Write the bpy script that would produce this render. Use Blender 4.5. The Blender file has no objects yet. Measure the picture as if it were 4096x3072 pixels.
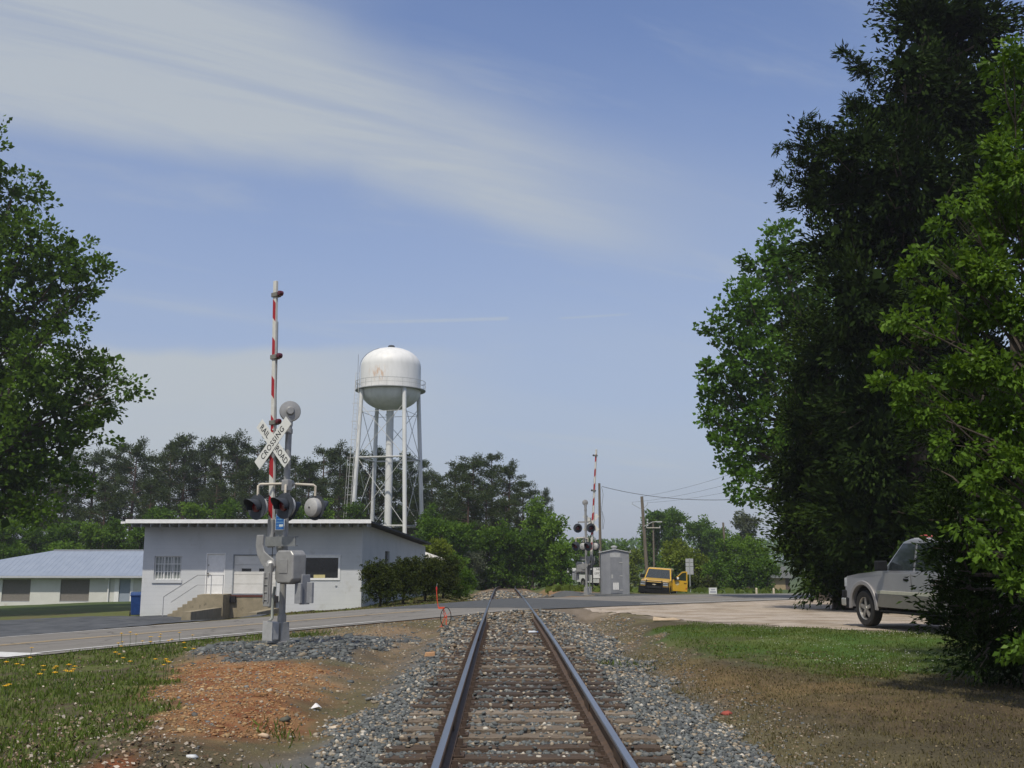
import bpy, bmesh, math, random
import numpy as np
from math import radians as R, sin, cos, pi, atan2, sqrt
from mathutils import Vector, Matrix, Quaternion
random.seed(7); rng = np.random.default_rng(7)
sc = bpy.context.scene
COL = sc.collection
# ------------------------------------------------------------------ camera
F = 4080.0
PITCH = math.atan(690 / F)
YAW = math.atan(0.00967)
CAM = Vector((-0.25, 0.0, 1.57))
cd = bpy.data.cameras.new('camera'); cam = bpy.data.objects.new('camera', cd); COL.objects.link(cam)
cam.location = CAM; cam.rotation_euler = (pi / 2 + PITCH, 0, -YAW)
cd.sensor_width = 36; cd.lens = 36 * F / 4096; cd.clip_start = 0.1; cd.clip_end = 6000
sc.camera = cam
# ------------------------------------------------------------------ sun, sky, exposure
SUN_DIR = Vector((-0.15, -0.51, 0.85)).normalized()          # towards the sun
sl = bpy.data.lights.new('sun', 'SUN'); so = bpy.data.objects.new('sun', sl); COL.objects.link(so)
sl.energy = 4.3; sl.angle = R(1.2); sl.color = (1.0, 0.93, 0.80)
so.rotation_euler = SUN_DIR.to_track_quat('Z', 'Y').to_euler(); so.location = (0, 0, 60)
sc.view_settings.view_transform = 'Standard'; sc.view_settings.look = 'None'
sc.view_settings.gamma = 1; sc.view_settings.use_curve_mapping = False
sc.view_settings.exposure = -0.20
world = bpy.data.worlds.new("World"); sc.world = world; world.use_nodes = True
nt = world.node_tree; nt.nodes.clear()
class G:
    """small helper for math nodes"""
    def __init__(s, nt): s.nt = nt
    def link(s, a, b): s.nt.links.new(a, b)
    def m(s, op, a, b=None, c=None, clamp=False):
        n = s.nt.nodes.new('ShaderNodeMath'); n.operation = op; n.use_clamp = clamp
        for i, v in enumerate((a, b, c)):
            if v is None: continue
            if isinstance(v, (int, float)): n.inputs[i].default_value = v
            else: s.link(v, n.inputs[i])
        return n.outputs[0]
    def ss(s, v, a, b):
        n = s.nt.nodes.new('ShaderNodeMapRange'); n.interpolation_type = 'SMOOTHSTEP'
        s.link(v, n.inputs[0]); n.inputs[1].default_value = a; n.inputs[2].default_value = b
        n.inputs[3].default_value = 0; n.inputs[4].default_value = 1
        if a > b:
            n.inputs[1].default_value = b; n.inputs[2].default_value = a
            n.inputs[3].default_value = 1; n.inputs[4].default_value = 0
        return n.outputs[0]
    def noise(s, vec, scale, detail=5, rough=.55, dist=0.0):
        n = s.nt.nodes.new('ShaderNodeTexNoise'); s.link(vec, n.inputs['Vector'])
        n.inputs['Scale'].default_value = scale; n.inputs['Detail'].default_value = detail
        n.inputs['Roughness'].default_value = rough; n.inputs['Distortion'].default_value = dist
        return n.outputs['Fac']
    def comb(s, x, y, z):
        n = s.nt.nodes.new('ShaderNodeCombineXYZ')
        for i, v in enumerate((x, y, z)):
            if isinstance(v, (int, float)): n.inputs[i].default_value = v
            else: s.link(v, n.inputs[i])
        return n.outputs[0]
    def mix(s, f, a, b, blend='MIX'):
        n = s.nt.nodes.new('ShaderNodeMix'); n.data_type = 'RGBA'; n.blend_type = blend
        if isinstance(f, (int, float)): n.inputs[0].default_value = f
        else: s.link(f, n.inputs[0])
        for i, v in ((6, a), (7, b)):
            if isinstance(v, tuple): n.inputs[i].default_value = (v[0], v[1], v[2], 1)
            else: s.link(v, n.inputs[i])
        return n.outputs[2]
g = G(nt)
bg = nt.nodes.new('ShaderNodeBackground'); wo = nt.nodes.new('ShaderNodeOutputWorld')
sky = nt.nodes.new('ShaderNodeTexSky'); sky.sky_type = 'NISHITA'; sky.sun_disc = False
sky.sun_elevation = math.asin(SUN_DIR.z); sky.sun_rotation = atan2(SUN_DIR.x, SUN_DIR.y)
sky.dust_density = 1.6; sky.air_density = 1.0; sky.ozone_density = 2.2; sky.altitude = 100
SKY_STRENGTH = 0.077
bg.inputs[1].default_value = SKY_STRENGTH
tc = nt.nodes.new('ShaderNodeTexCoord'); sx = nt.nodes.new('ShaderNodeSeparateXYZ'); g.link(tc.outputs['Generated'], sx.inputs[0])
X, Y, Z = sx.outputs
AZ = g.m('MULTIPLY', g.m('ARCTAN2', X, Y), 180 / pi)
EL = g.m('MULTIPLY', g.m('ARCSINE', Z), 180 / pi)
def sky_clouds():
    # plane coordinates of a high thin cloud deck
    zc = g.m('MAXIMUM', Z, 0.03)
    px = g.m('DIVIDE', X, g.m('ADD', zc, .12)); py = g.m('DIVIDE', Y, g.m('ADD', zc, .12))
    ca, sa = cos(R(28)), sin(R(28))
    u = g.m('ADD', g.m('MULTIPLY', px, ca), g.m('MULTIPLY', py, sa))
    v = g.m('SUBTRACT', g.m('MULTIPLY', py, ca), g.m('MULTIPLY', px, sa))
    streak = g.noise(g.comb(g.m('MULTIPLY', u, .5), g.m('MULTIPLY', v, 2.2), 3.1), 1.5, 8, .62, .6)
    soft = g.noise(g.comb(g.m('MULTIPLY', u, .35), v, 7.7), 1.1, 4, .5, .3)
    wob = g.m('MULTIPLY', g.m('SUBTRACT', g.noise(g.comb(AZ, g.m('MULTIPLY', EL, 1.6), 0), .045, 4, .55), .5), 9)
    ql = g.m('ADD', g.m('ADD', EL, g.m('MULTIPLY', g.m('MAXIMUM', g.m('ADD', AZ, 9), 0), .27)), g.m('MULTIPLY', wob, .35))
    qu = g.m('ADD', g.m('ADD', EL, g.m('MULTIPLY', AZ, .38)), g.m('MULTIPLY', wob, .5))       # the cirrus band falls to the right
    lower = g.ss(ql, 19.8, 22.4); upper = g.ss(qu, 27.5, 21.0)
    fade_r = g.ss(AZ, 15, -3)
    band = g.m('MULTIPLY', g.m('MULTIPLY', lower, upper), fade_r)
    fib = g.noise(g.comb(g.m('MULTIPLY', u, .9), g.m('MULTIPLY', v, 9.0), 1.7), 1.6, 9, .68, 1.2)
    band = g.m('MULTIPLY', band, g.m('ADD', .45, g.m('MULTIPLY', g.ss(streak, .28, .66), .55)))
    band = g.m('MULTIPLY', band, g.m('ADD', .72, g.m('MULTIPLY', fib, .6)))
    topl = g.m('MULTIPLY', g.m('MULTIPLY', lower, g.ss(AZ, -4, -20)), g.m('ADD', .42, g.m('MULTIPLY', g.ss(streak, .3, .7), .40)))
    band = g.m('MAXIMUM', band, topl)
    wisps = g.m('MULTIPLY', g.m('MULTIPLY', g.ss(streak, .50, .78), g.m('ADD', .55, fib)), .42)
    low = g.m('MULTIPLY', g.m('MULTIPLY', g.ss(g.m('ADD', EL, g.m('MULTIPLY', wob, .55)), 11.7, 10.8), g.ss(AZ, 4, -16)), g.m('ADD', .72, g.m('MULTIPLY', streak, .35)))
    veil = g.m('MULTIPLY', g.ss(soft, .35, .75), .22)
    # two contrails
    cel = g.m('ADD', EL, g.m('MULTIPLY', AZ, -.04))
    n2 = g.noise(g.comb(AZ, EL, 0), 1.6, 4, .6)
    c1 = g.m('MULTIPLY', g.ss(g.m('ABSOLUTE', g.m('SUBTRACT', cel, 13.27)), .16, .02), g.m('MULTIPLY', g.ss(AZ, -13.5, -4), g.ss(AZ, .5, .2)))
    c1 = g.m('MULTIPLY', c1, g.m('ADD', .15, n2))
    c2 = g.m('MULTIPLY', g.ss(g.m('ABSOLUTE', g.m('SUBTRACT', cel, 13.14)), .10, .02), g.m('MULTIPLY', g.ss(AZ, 3.0, 3.6), g.ss(AZ, 7.8, 6.5)))
    c2 = g.m('MULTIPLY', c2, .28)
    tot = g.m('MAXIMUM', band, wisps)
    tot = g.m('MAXIMUM', tot, low)
    tot = g.m('MAXIMUM', tot, g.m('MULTIPLY', c1, .6)); tot = g.m('MAXIMUM', tot, c2)
    tot = g.m('ADD', tot, veil)
    return g.m('MULTIPLY', tot, g.ss(EL, -2, 5), clamp=True)
cm = sky_clouds()
tint = g.mix(1.0, sky.outputs[0], (2.14, 2.08, 2.32), 'MULTIPLY')
hz = g.m('MULTIPLY', g.ss(EL, 32, -2), .80)
base_sky = g.mix(hz, tint, (5.5, 6.2, 7.6))
g.link(g.mix(g.m('MULTIPLY', cm, .84), base_sky, (7.5, 8.1, 8.5)), bg.inputs[0])
g.link(bg.outputs[0], wo.inputs[0])

# ------------------------------------------------------------------ layout helpers: a pixel of the survey photo -> a world point
cp, sp_ = cos(PITCH), sin(PITCH); cy_, sy_ = cos(YAW), sin(YAW)
def ray(px, py):
    a = (px - 2048) / F; b = (1536 - py) / F
    f = Vector((sy_ * cp, cy_ * cp, sp_)); r = Vector((cy_, -sy_, 0)); u = r.cross(f)
    return f + a * r + b * u
def at(px, py, Yd):
    d = ray(px, py); return CAM + d * (Yd / d.y)
def xat(px, Yd, py=2226): return at(px, py, Yd).x
def zat(py, Yd, px=2048): return at(px, py, Yd).z
def gp(px, py, z=-.2):
    d = ray(px, py); return CAM + d * ((z - CAM.z) / d.z)
def smooth(v, a, b):
    t = np.clip((np.asarray(v, float) - a) / (b - a), 0, 1); return t * t * (3 - 2 * t)
# ------------------------------------------------------------------ terrain
GY = [-60, 0, 22, 32, 45, 66, 102, 125, 160, 300, 900, 4000]
GZ = [0, 0, 0, -.13, -.28, -.56, -1.25, -1.68, -2.9, -6.5, -9, -9]
def gz(y):
    y = np.asarray(y, float)
    return (np.interp(y - 3, GY, GZ) + np.interp(y, GY, GZ) + np.interp(y + 3, GY, GZ)) / 3
CT = cos(R(54.8)); ST = sin(R(54.8))
DV = Vector((CT, ST, 0)); PV = Vector((ST, -CT, 0))         # road direction; to its right
def road_s(x, y): return (np.asarray(y) - 40.7 - 1.42 * np.asarray(x)) * CT     # signed distance from the road's middle, + is the far side
def base(x, y):
    x = np.asarray(x, float); y = np.asarray(y, float)
    z = gz(y) + .034 * np.clip(x, -60, 0) - .017 * np.clip(x, 0, 60) * smooth(y, 25, 45)
    z = z - .18 * smooth(-x, 4, 8) * smooth(y, 40, 47) * (1 - smooth(y, 60, 80))
    return z
def trackx(y):
    y = np.asarray(y, float); return .0006 * np.clip(y - 75, 0, 400) ** 2
_NT = rng.random((64, 64))
def vnoise(x, y, s=1.0, seed=0):
    x = np.asarray(x, float) * s + seed * 13.7; y = np.asarray(y, float) * s + seed * 7.3
    xi = np.floor(x).astype(int); yi = np.floor(y).astype(int); fx = x - xi; fy = y - yi
    fx = fx * fx * (3 - 2 * fx); fy = fy * fy * (3 - 2 * fy)
    a = _NT[xi % 64, yi % 64]; b = _NT[(xi + 1) % 64, yi % 64]; c = _NT[xi % 64, (yi + 1) % 64]; d = _NT[(xi + 1) % 64, (yi + 1) % 64]
    return (a * (1 - fx) + b * fx) * (1 - fy) + (c * (1 - fx) + d * fx) * fy
def fbm(x, y, s=1.0, seed=0, o=4):
    t = 0; a = .5; n = 0
    for i in range(o): t = t + a * vnoise(x, y, s * 2 ** i, seed + i); n += a; a *= .55
    return t / n
def blob(x, y, cx, cy, rx, ry): return np.clip(1 - ((x - cx) / rx) ** 2 - ((y - cy) / ry) ** 2, 0, 1)
M1 = at(1124, 2566, 20.5); M2 = at(2346, 2362, 57)
def T(x, y, bumps=True):
    x = np.asarray(x, float); y = np.asarray(y, float)
    gg = gz(y); ax = np.abs(x - trackx(y))
    out = base(x, y) - .10 * smooth(-x, 1, 4)
    out = out - .26 * smooth(x, 1, 3) * (1 - smooth(y, 17, 23)) - .02
    if bumps:
        out = out + (fbm(x, y, .6, 3) - .5) * .16 * smooth(ax, 2.2, 4) + (fbm(x, y, 3.2, 5) - .5) * .05 * smooth(ax, 1.8, 3)
    bed = gg - .250 - .22 * smooth(ax, 1.4, 2.7)
    w = smooth(ax, 2.1, 3.6)
    z = bed * (1 - w) + out * w
    z = z + .16 * blob(x, y, -4.65, 20.4, 2.3, 1.5) + .05 * blob(x, y, -4.0, 13.5, 1.6, 2.4)
    z = z + .22 * blob(x, y, 5.2, 61, 4.0, 5.5) 
    # the gravel lot is level
    lot = smooth(x, 3.2, 5.5) * smooth(y, 20.0, 22.5)
    z = z * (1 - lot) + (base(x, y) + .0 - .05) * lot
    # dock dip in front of the building
    z = z - .30 * smooth(x, -15.5, -13.8) * (1 - smooth(x, -11, -9.5)) * smooth(y, 36, 44) * (1 - smooth(y, 51, 56))
    s = np.abs(road_s(x, y)); rb = 1 - smooth(s, 4.6, 6.8)
    z = z * (1 - rb) + (base(x, y) - .03) * rb
    return z
def Tz(x, y): return float(T(x, y))
def roadz(x, y): return base(x, y) - .008
def inpoly(x, y, poly):
    x = np.asarray(x); y = np.asarray(y); r = np.zeros(x.shape, bool); n = len(poly); j = n - 1
    for i in range(n):
        xi, yi = poly[i]; xj, yj = poly[j]
        c = ((yi > y) != (yj > y)) & (x < (xj - xi) * (y - yi) / (yj - yi + 1e-12) + xi)
        r ^= c; j = i
    return r
def gpt(px, py, z=-.25):
    for i in range(5):
        p = gp(px, py, z)
        if p.y > 90 or p.y < 0 or abs(p.x) > 60: break
        z = float(T(p.x, p.y, False))
    return p
def gpoly(pts, z=-.25):
    k = 4096 / 2212; out = []
    for a, b in pts:
        p = gpt(a * k, b * k, z); out.append((p.x, p.y))
    return out
# ------------------------------------------------------------------ materials
MATS = {}
def mat(name, c1, c2=None, rough=.8, scale=8, metal=0, bump=0, bscale=60, spec=.3, coat=0, detail=5, emit=None, streak=None, dirt=None):
    if name in MATS: return MATS[name]
    m = bpy.data.materials.new(name); m.use_nodes = True; MATS[name] = m
    t = m.node_tree; b = t.nodes['Principled BSDF']; h = G(t)
    b.inputs['Roughness'].default_value = rough; b.inputs['Metallic'].default_value = metal
    b.inputs['Specular IOR Level'].default_value = spec
    if coat: b.inputs['Coat Weight'].default_value = coat; b.inputs['Coat Roughness'].default_value = .08
    tcn = t.nodes.new('ShaderNodeTexCoord'); v = tcn.outputs['Object']
    if c2 is None: c2 = tuple(x * .86 for x in c1)
    if streak:
        mp = t.nodes.new('ShaderNodeMapping'); mp.inputs['Scale'].default_value = streak; h.link(v, mp.inputs[0]); vv = mp.outputs[0]
    else: vv = v
    n = h.noise(vv, scale, detail, .6)
    col = h.mix(h.ss(n, .3, .7), c1, c2)
    if dirt:
        dn = h.noise(v, dirt[1], 6, .7); col = h.mix(h.m('MULTIPLY', h.ss(dn, dirt[2], dirt[2] + .13), dirt[3] if len(dirt) > 3 else .8), col, dirt[0])
    h.link(col, b.inputs['Base Color'])
    if bump:
        bn = t.nodes.new('ShaderNodeBump'); bn.inputs['Strength'].default_value = bump; bn.inputs['Distance'].default_value = .02
        h.link(h.noise(v, bscale, 4, .6), bn.inputs['Height']); h.link(bn.outputs[0], b.inputs['Normal'])
    return m
def attrmat(name, attr, rough=.9, nscale=90, amp=.35, bump=.5, bscale=70, spec=.2, distance=.02):
    m = bpy.data.materials.new(name); m.use_nodes = True; MATS[name] = m
    t = m.node_tree; b = t.nodes['Principled BSDF']; h = G(t)
    b.inputs['Roughness'].default_value = rough; b.inputs['Specular IOR Level'].default_value = spec
    a = t.nodes.new('ShaderNodeAttribute'); a.attribute_name = attr
    tcn = t.nodes.new('ShaderNodeTexCoord')
    n = h.noise(tcn.outputs['Object'], nscale, 6, .7)
    k = h.m('ADD', 1 - amp, h.m('MULTIPLY', n, amp * 2))
    kc = h.comb(k, k, k)
    h.link(h.mix(1.0, a.outputs['Color'], kc, 'MULTIPLY'), b.inputs['Base Color'])
    if bump:
        bn = t.nodes.new('ShaderNodeBump'); bn.inputs['Strength'].default_value = bump; bn.inputs['Distance'].default_value = distance
        h.link(h.noise(tcn.outputs['Object'], bscale, 5, .65), bn.inputs['Height']); h.link(bn.outputs[0], b.inputs['Normal'])
    return m
def leafmat(name, dark, light, trans=.35, rough=.55):
    m = bpy.data.materials.new(name); m.use_nodes = True; MATS[name] = m
    t = m.node_tree; b = t.nodes['Principled BSDF']; h = G(t); out = t.nodes['Material Output']
    a = t.nodes.new('ShaderNodeAttribute'); a.attribute_name = 'tone'
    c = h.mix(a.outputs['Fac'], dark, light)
    h.link(c, b.inputs['Base Color']); b.inputs['Roughness'].default_value = rough; b.inputs['Specular IOR Level'].default_value = .10 if rough < .7 else .03
    tr = t.nodes.new('ShaderNodeBsdfTranslucent'); h.link(h.mix(1.0, c, (1.25, 1.2, .55), 'MULTIPLY'), tr.inputs[0])
    ms = t.nodes.new('ShaderNodeMixShader'); ms.inputs[0].default_value = trans
    h.link(b.outputs[0], ms.inputs[1]); h.link(tr.outputs[0], ms.inputs[2]); h.link(ms.outputs[0], out.inputs[0])
    return m
# ------------------------------------------------------------------ mesh helpers
class MB:
    def __init__(s): s.v = []; s.f = []
    def add(s, vs, fs):
        o = len(s.v); s.v += [tuple(v) for v in vs]; s.f += [tuple(i + o for i in f) for f in fs]; return s
    def box(s, c, d, rot=None):
        x, y, z = d[0] / 2, d[1] / 2, d[2] / 2; c = Vector(c)
        vs = [Vector(p) for p in ((-x, -y, -z), (x, -y, -z), (x, y, -z), (-x, y, -z), (-x, -y, z), (x, -y, z), (x, y, z), (-x, y, z))]
        if rot is not None: vs = [rot @ p for p in vs]
        return s.add([c + p for p in vs], [(0, 3, 2, 1), (4, 5, 6, 7), (0, 1, 5, 4), (1, 2, 6, 5), (2, 3, 7, 6), (3, 0, 4, 7)])
    def bb(s, x0, x1, y0, y1, z0, z1): return s.box(((x0 + x1) / 2, (y0 + y1) / 2, (z0 + z1) / 2), (abs(x1 - x0), abs(y1 - y0), abs(z1 - z0)))
    def tube(s, pts, r, n=10, r2=None, cap=True):
        pts = [Vector(p) for p in pts]; m = len(pts); vs = []; prev = None
        for i, p in enumerate(pts):
            d = (pts[min(i + 1, m - 1)] - pts[max(i - 1, 0)]).normalized()
            if prev is None:
                u = d.orthogonal().normalized()
            else:
                u = (prev - d * prev.dot(d)); u = u.normalized() if u.length > 1e-6 else d.orthogonal().normalized()
            prev = u; w = d.cross(u)
            if isinstance(r, (list, tuple)): rr = r[i]
            else: rr = r if r2 is None else r + (r2 - r) * i / max(m - 1, 1)
            vs += [p + (u * cos(2 * pi * k / n) + w * sin(2 * pi * k / n)) * rr for k in range(n)]
        fs = [(i * n + k, i * n + (k + 1) % n, (i + 1) * n + (k + 1) % n, (i + 1) * n + k) for i in range(m - 1) for k in range(n)]
        if cap: fs += [tuple(range(n))[::-1], tuple((m - 1) * n + k for k in range(n))]
        return s.add(vs, fs)
    def lathe(s, prof, n=24, origin=(0, 0, 0), axis='Z', mtx=None):
        vs = []; o = Vector(origin)
        for r, h in prof:
            for k in range(n):
                a = 2 * pi * k / n; p = Vector((r * cos(a), r * sin(a), h))
                if axis == 'Y': p = Vector((p.x, p.z, p.y))
                elif axis == 'X': p = Vector((p.z, p.x, p.y))
                if mtx is not None: p = mtx @ p
                vs.append(o + p)
        m = len(prof)
        fs = [(i * n + k, i * n + (k + 1) % n, (i + 1) * n + (k + 1) % n, (i + 1) * n + k) for i in range(m - 1) for k in range(n)]
        return s.add(vs, fs)
    def prism(s, poly, a, b, mtx=None):
        """poly in local (u, v); extruded along w from a to b; mtx maps (u, v, w)"""
        n = len(poly); vs = [Vector((p[0], p[1], a)) for p in poly] + [Vector((p[0], p[1], b)) for p in poly]
        if mtx is not None: vs = [mtx @ v for v in vs]
        return s.add(vs, [tuple(range(n))[::-1], tuple(range(n, 2 * n))] + [(i, (i + 1) % n, n + (i + 1) % n, n + i) for i in range(n)])
    def mesh(s, name):
        me = bpy.data.meshes.new(name); me.from_pydata(s.v, [], s.f); me.update()
        bm = bmesh.new(); bm.from_mesh(me); bmesh.ops.recalc_face_normals(bm, faces=bm.faces); bm.to_mesh(me); bm.free()
        return me
    def build(s, name, m, parent=None, smooth_=False, bevel=0, seg=2, loc=None, label=None):
        me = s.mesh(name); me.materials.append(m)
        return place(name, me, parent, smooth_, bevel, seg, loc, label)
def place(name, me, parent=None, smooth_=False, bevel=0, seg=2, loc=None, label=None):
    o = bpy.data.objects.new(name, me); COL.objects.link(o)
    if parent is not None: o.parent = parent
    if loc is not None: o.location = loc
    if smooth_:
        me.polygons.foreach_set('use_smooth', [True] * len(me.polygons))
        try: me.set_sharp_from_angle(angle=R(38))
        except Exception: pass
    if bevel:
        b = o.modifiers.new('bevel', 'BEVEL'); b.width = bevel; b.segments = seg; b.limit_method = 'ANGLE'; b.angle_limit = R(35)
    if label: o['label'] = label
    return o
def tag(o, label=None, cat=None, group=None, kind=None):
    if label: o['label'] = label
    if cat: o['category'] = cat
    if group: o['group'] = group
    if kind: o['kind'] = kind
    return o
def empty(name, loc=(0, 0, 0), rz=0):
    o = bpy.data.objects.new(name, None); COL.objects.link(o); o.location = loc; o.rotation_euler = (0, 0, rz); o.empty_display_size = .3
    return o
def thing(name, label, cat, loc=(0, 0, 0), rz=0, group=None): return tag(empty(name, loc, rz), label, cat, group)
def copy_tree(o, parent=None):
    c = o.copy(); COL.objects.link(c)
    if parent is not None: c.parent = parent
    for ch in KIDS.get(o, []) or [x for x in o.children]: copy_tree(ch, c)
    return c
KIDS = {}
def npmesh(name, V, Fq, mats, attrs=None, colors=None, smooth_=False):
    me = bpy.data.meshes.new(name); V = np.asarray(V, np.float32); Fq = np.asarray(Fq, np.int32)
    me.vertices.add(len(V)); me.vertices.foreach_set('co', V.ravel())
    k = Fq.shape[1]; me.loops.add(Fq.size); me.loops.foreach_set('vertex_index', Fq.ravel())
    me.polygons.add(len(Fq)); me.polygons.foreach_set('loop_start', np.arange(0, Fq.size, k, dtype=np.int32))
    try: me.polygons.foreach_set('loop_total', np.full(len(Fq), k, np.int32))
    except Exception: pass
    me.update(calc_edges=True)
    if smooth_: me.polygons.foreach_set('use_smooth', np.ones(len(Fq), bool))
    for nm, a in (attrs or {}).items():
        at_ = me.attributes.new(nm, 'FLOAT', 'POINT'); at_.data.foreach_set('value', np.asarray(a, np.float32))
    for nm, a in (colors or {}).items():
        at_ = me.attributes.new(nm, 'FLOAT_COLOR', 'POINT'); a = np.asarray(a, np.float32)
        if a.shape[1] == 3: a = np.hstack([a, np.ones((len(a), 1), np.float32)])
        at_.data.foreach_set('color', a.ravel())
    for m in (mats if isinstance(mats, (list, tuple)) else [mats]): me.materials.append(m)
    return me
def unit(a): return a / np.maximum(np.linalg.norm(a, axis=1, keepdims=True), 1e-9)
def leaves(P, D, S, w, tone, fold=.18):
    """diamond shaped leaves: base point, axis, length, width ratio"""
    P = np.asarray(P); n = len(P); D = unit(D); r = rng.normal(size=(n, 3)); B = unit(np.cross(D, r)); N = np.cross(D, B)
    S = S[:, None]; mid = P + D * S * .45
    V = np.stack([P, mid + B * S * w * .5 + N * S * fold, P + D * S, mid - B * S * w * .5 + N * S * fold], 1).reshape(-1, 3)
    Fq = np.arange(4 * n).reshape(-1, 4)
    return V, Fq, np.repeat(tone, 4)
ICO = None
def stones(P, rad, cols, flat=.7, ang=True):
    """distorted low icosahedra, one per point"""
    t = (1 + 5 ** .5) / 2
    iv = np.array([(-1, t, 0), (1, t, 0), (-1, -t, 0), (1, -t, 0), (0, -1, t), (0, 1, t), (0, -1, -t), (0, 1, -t), (t, 0, -1), (t, 0, 1), (-t, 0, -1), (-t, 0, 1)], float)
    iv /= np.linalg.norm(iv[0])
    fi = np.array([(0, 11, 5), (0, 5, 1), (0, 1, 7), (0, 7, 10), (0, 10, 11), (1, 5, 9), (5, 11, 4), (11, 10, 2), (10, 7, 6), (7, 1, 8), (3, 9, 4), (3, 4, 2), (3, 2, 6), (3, 6, 8), (3, 8, 9), (4, 9, 5), (2, 4, 11), (6, 2, 10), (8, 6, 7), (9, 8, 1)])
    n = len(P); V = np.repeat(iv[None], n, 0) * (1 + rng.uniform(-.42, .36, (n, 12, 1)))
    sc3 = rng.uniform(.62, 1.25, (n, 1, 3)); V = V * sc3
    # random rotation
    q = unit(rng.normal(size=(n, 4))); w, x, y, z = q.T
    Rm = np.stack([1 - 2 * (y * y + z * z), 2 * (x * y - z * w), 2 * (x * z + y * w), 2 * (x * y + z * w), 1 - 2 * (x * x + z * z), 2 * (y * z - x * w), 2 * (x * z - y * w), 2 * (y * z + x * w), 1 - 2 * (x * x + y * y)], 1).reshape(n, 3, 3)
    V = np.einsum('nij,nkj->nki', Rm, V); V[:, :, 2] *= flat
    V = V * np.asarray(rad)[:, None, None] + np.asarray(P)[:, None, :]
    Fi = (fi[None] + (np.arange(n) * 12)[:, None, None]).reshape(-1, 3)
    return V.reshape(-1, 3), Fi, np.repeat(np.asarray(cols), 12, 0)
# ================================================================== GROUND
def axis_(segs):
    out = [segs[0][0]]
    for a, b, st in segs:
        n = max(1, int(round((b - a) / st))); out += [a + (b - a) * (i + 1) / n for i in range(n)]
    return np.array(out)
gxs = axis_([(-1500, -300, 150), (-300, -90, 15), (-90, -30, 3), (-30, -13, 1.0), (-13, 13, .13), (13, 30, 1.0), (30, 90, 3), (90, 300, 15), (300, 1500, 150)])
gys = axis_([(-60, 0, 10), (0, 6, .8), (6, 16, .11), (16, 28, .16), (28, 62, .42), (62, 130, 2), (130, 300, 10), (300, 700, 40), (700, 2600, 200)])
GXX, GYY = np.meshgrid(gxs, gys)
GR = GXX.ravel(); GQ = GYY.ravel(); GT = T(GR, GQ)
C_ = {'grass': (.070, .100, .022), 'grass2': (.095, .115, .030), 'dry': (.115, .098, .048), 'litter': (.078, .064, .038), 'brown': (.112, .084, .048), 'orange': (.285, .150, .066),
      'tan': (.235, .165, .098), 'red': (.155, .052, .020), 'gravel': (.100, .108, .110), 'ballast': (.125, .122, .112), 'lawn': (.055, .105, .018), 'far': (.060, .085, .025), 'gold': (.26, .17, .07), 'dark': (.035, .034, .022)}
for k_ in C_: C_[k_] = np.array(C_[k_])
Z_ = {}
Z_['grassL'] = gpoly([(-400, 1405), (180, 1395), (300, 1378), (430, 1374), (560, 1366), (600, 1372), (520, 1386), (455, 1397), (385, 1420), (372, 1470), (362, 1530), (335, 1575), (250, 1600), (200, 1640), (120, 1700), (-400, 1760)])
Z_['orange'] = gpoly([(440, 1416), (560, 1424), (700, 1432), (700, 1450), (668, 1478), (690, 1520), (650, 1560), (610, 1600), (520, 1600), (430, 1585), (375, 1560), (362, 1520), (385, 1450)])
Z_['tan'] = gpoly([(400, 1395), (470, 1402), (700, 1448), (780, 1460), (830, 1452), (890, 1400), (930, 1365), (860, 1350), (700, 1370), (840, 1410), (820, 1440), (690, 1500), (660, 1470), (440, 1418)])
Z_['moundL'] = gpoly([(440, 1408), (470, 1392), (560, 1384), (700, 1380), (900, 1358), (910, 1368), (790, 1402), (780, 1432), (640, 1424), (520, 1424)])
Z_['leafL'] = gpoly([(-400, 1580), (100, 1560), (240, 1530), (360, 1540), (420, 1600), (520, 1640), (560, 1700), (-400, 1800)])
Z_['redL'] = gpoly([(200, 1384), (330, 1368), (560, 1352), (930, 1322), (1040, 1326), (1040, 1336), (900, 1340), (660, 1360), (560, 1372), (400, 1378), (230, 1392)], -.3)
Z_['redN'] = gpoly([(960, 1362), (985, 1352), (1005, 1352), (1020, 1359), (1010, 1365), (975, 1369)])
Z_['grassR'] = gpoly([(1425, 1382), (1500, 1344), (1560, 1348), (1850, 1362), (2050, 1364), (2300, 1374), (2300, 1480), (2120, 1440), (2020, 1462), (1850, 1475), (1700, 1452), (1590, 1424), (1500, 1410)])
Z_['goldR'] = gpoly([(1350, 1440), (1480, 1430), (1600, 1445), (1900, 1480), (2300, 1530), (2300, 1620), (1900, 1560), (1640, 1540), (1480, 1490)])
Z_['lot'] = gpoly([(1190, 1306), (1280, 1296), (1420, 1291), (1640, 1291), (1700, 1294), (1850, 1302), (2300, 1312), (2600, 1350), (2300, 1372), (1990, 1368), (1850, 1360), (1700, 1355), (1560, 1347), (1470, 1339), (1340, 1324)], -.15)
wx = GR + (fbm(GR, GQ, 1.3, 11) - .5) * 1.3; wy = GQ + (fbm(GR, GQ, 1.1, 15) - .5) * 2.0
def zmask(nm, soft=.35):
    m = np.zeros(len(GR))
    for k in range(5):
        dx, dy = [(0, 0), (soft, 0), (-soft, 0), (0, soft * 1.5), (0, -soft * 1.5)][k]
        m += inpoly(wx + dx, wy + dy, Z_[nm])
    return (m / 5)[:, None]
def lerp(a, b, m): return a * (1 - m) + b * m
n1 = fbm(GR, GQ, .9, 21)[:, None]; n2_ = fbm(GR, GQ, 4.5, 25, 5)[:, None]; n3_ = fbm(GR, GQ, .22, 29)[:, None]
Z_['tree_shade'] = gpoly([(1980, 1470), (2080, 1440), (2300, 1430), (2400, 1700), (2000, 1720), (1880, 1600)])
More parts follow.
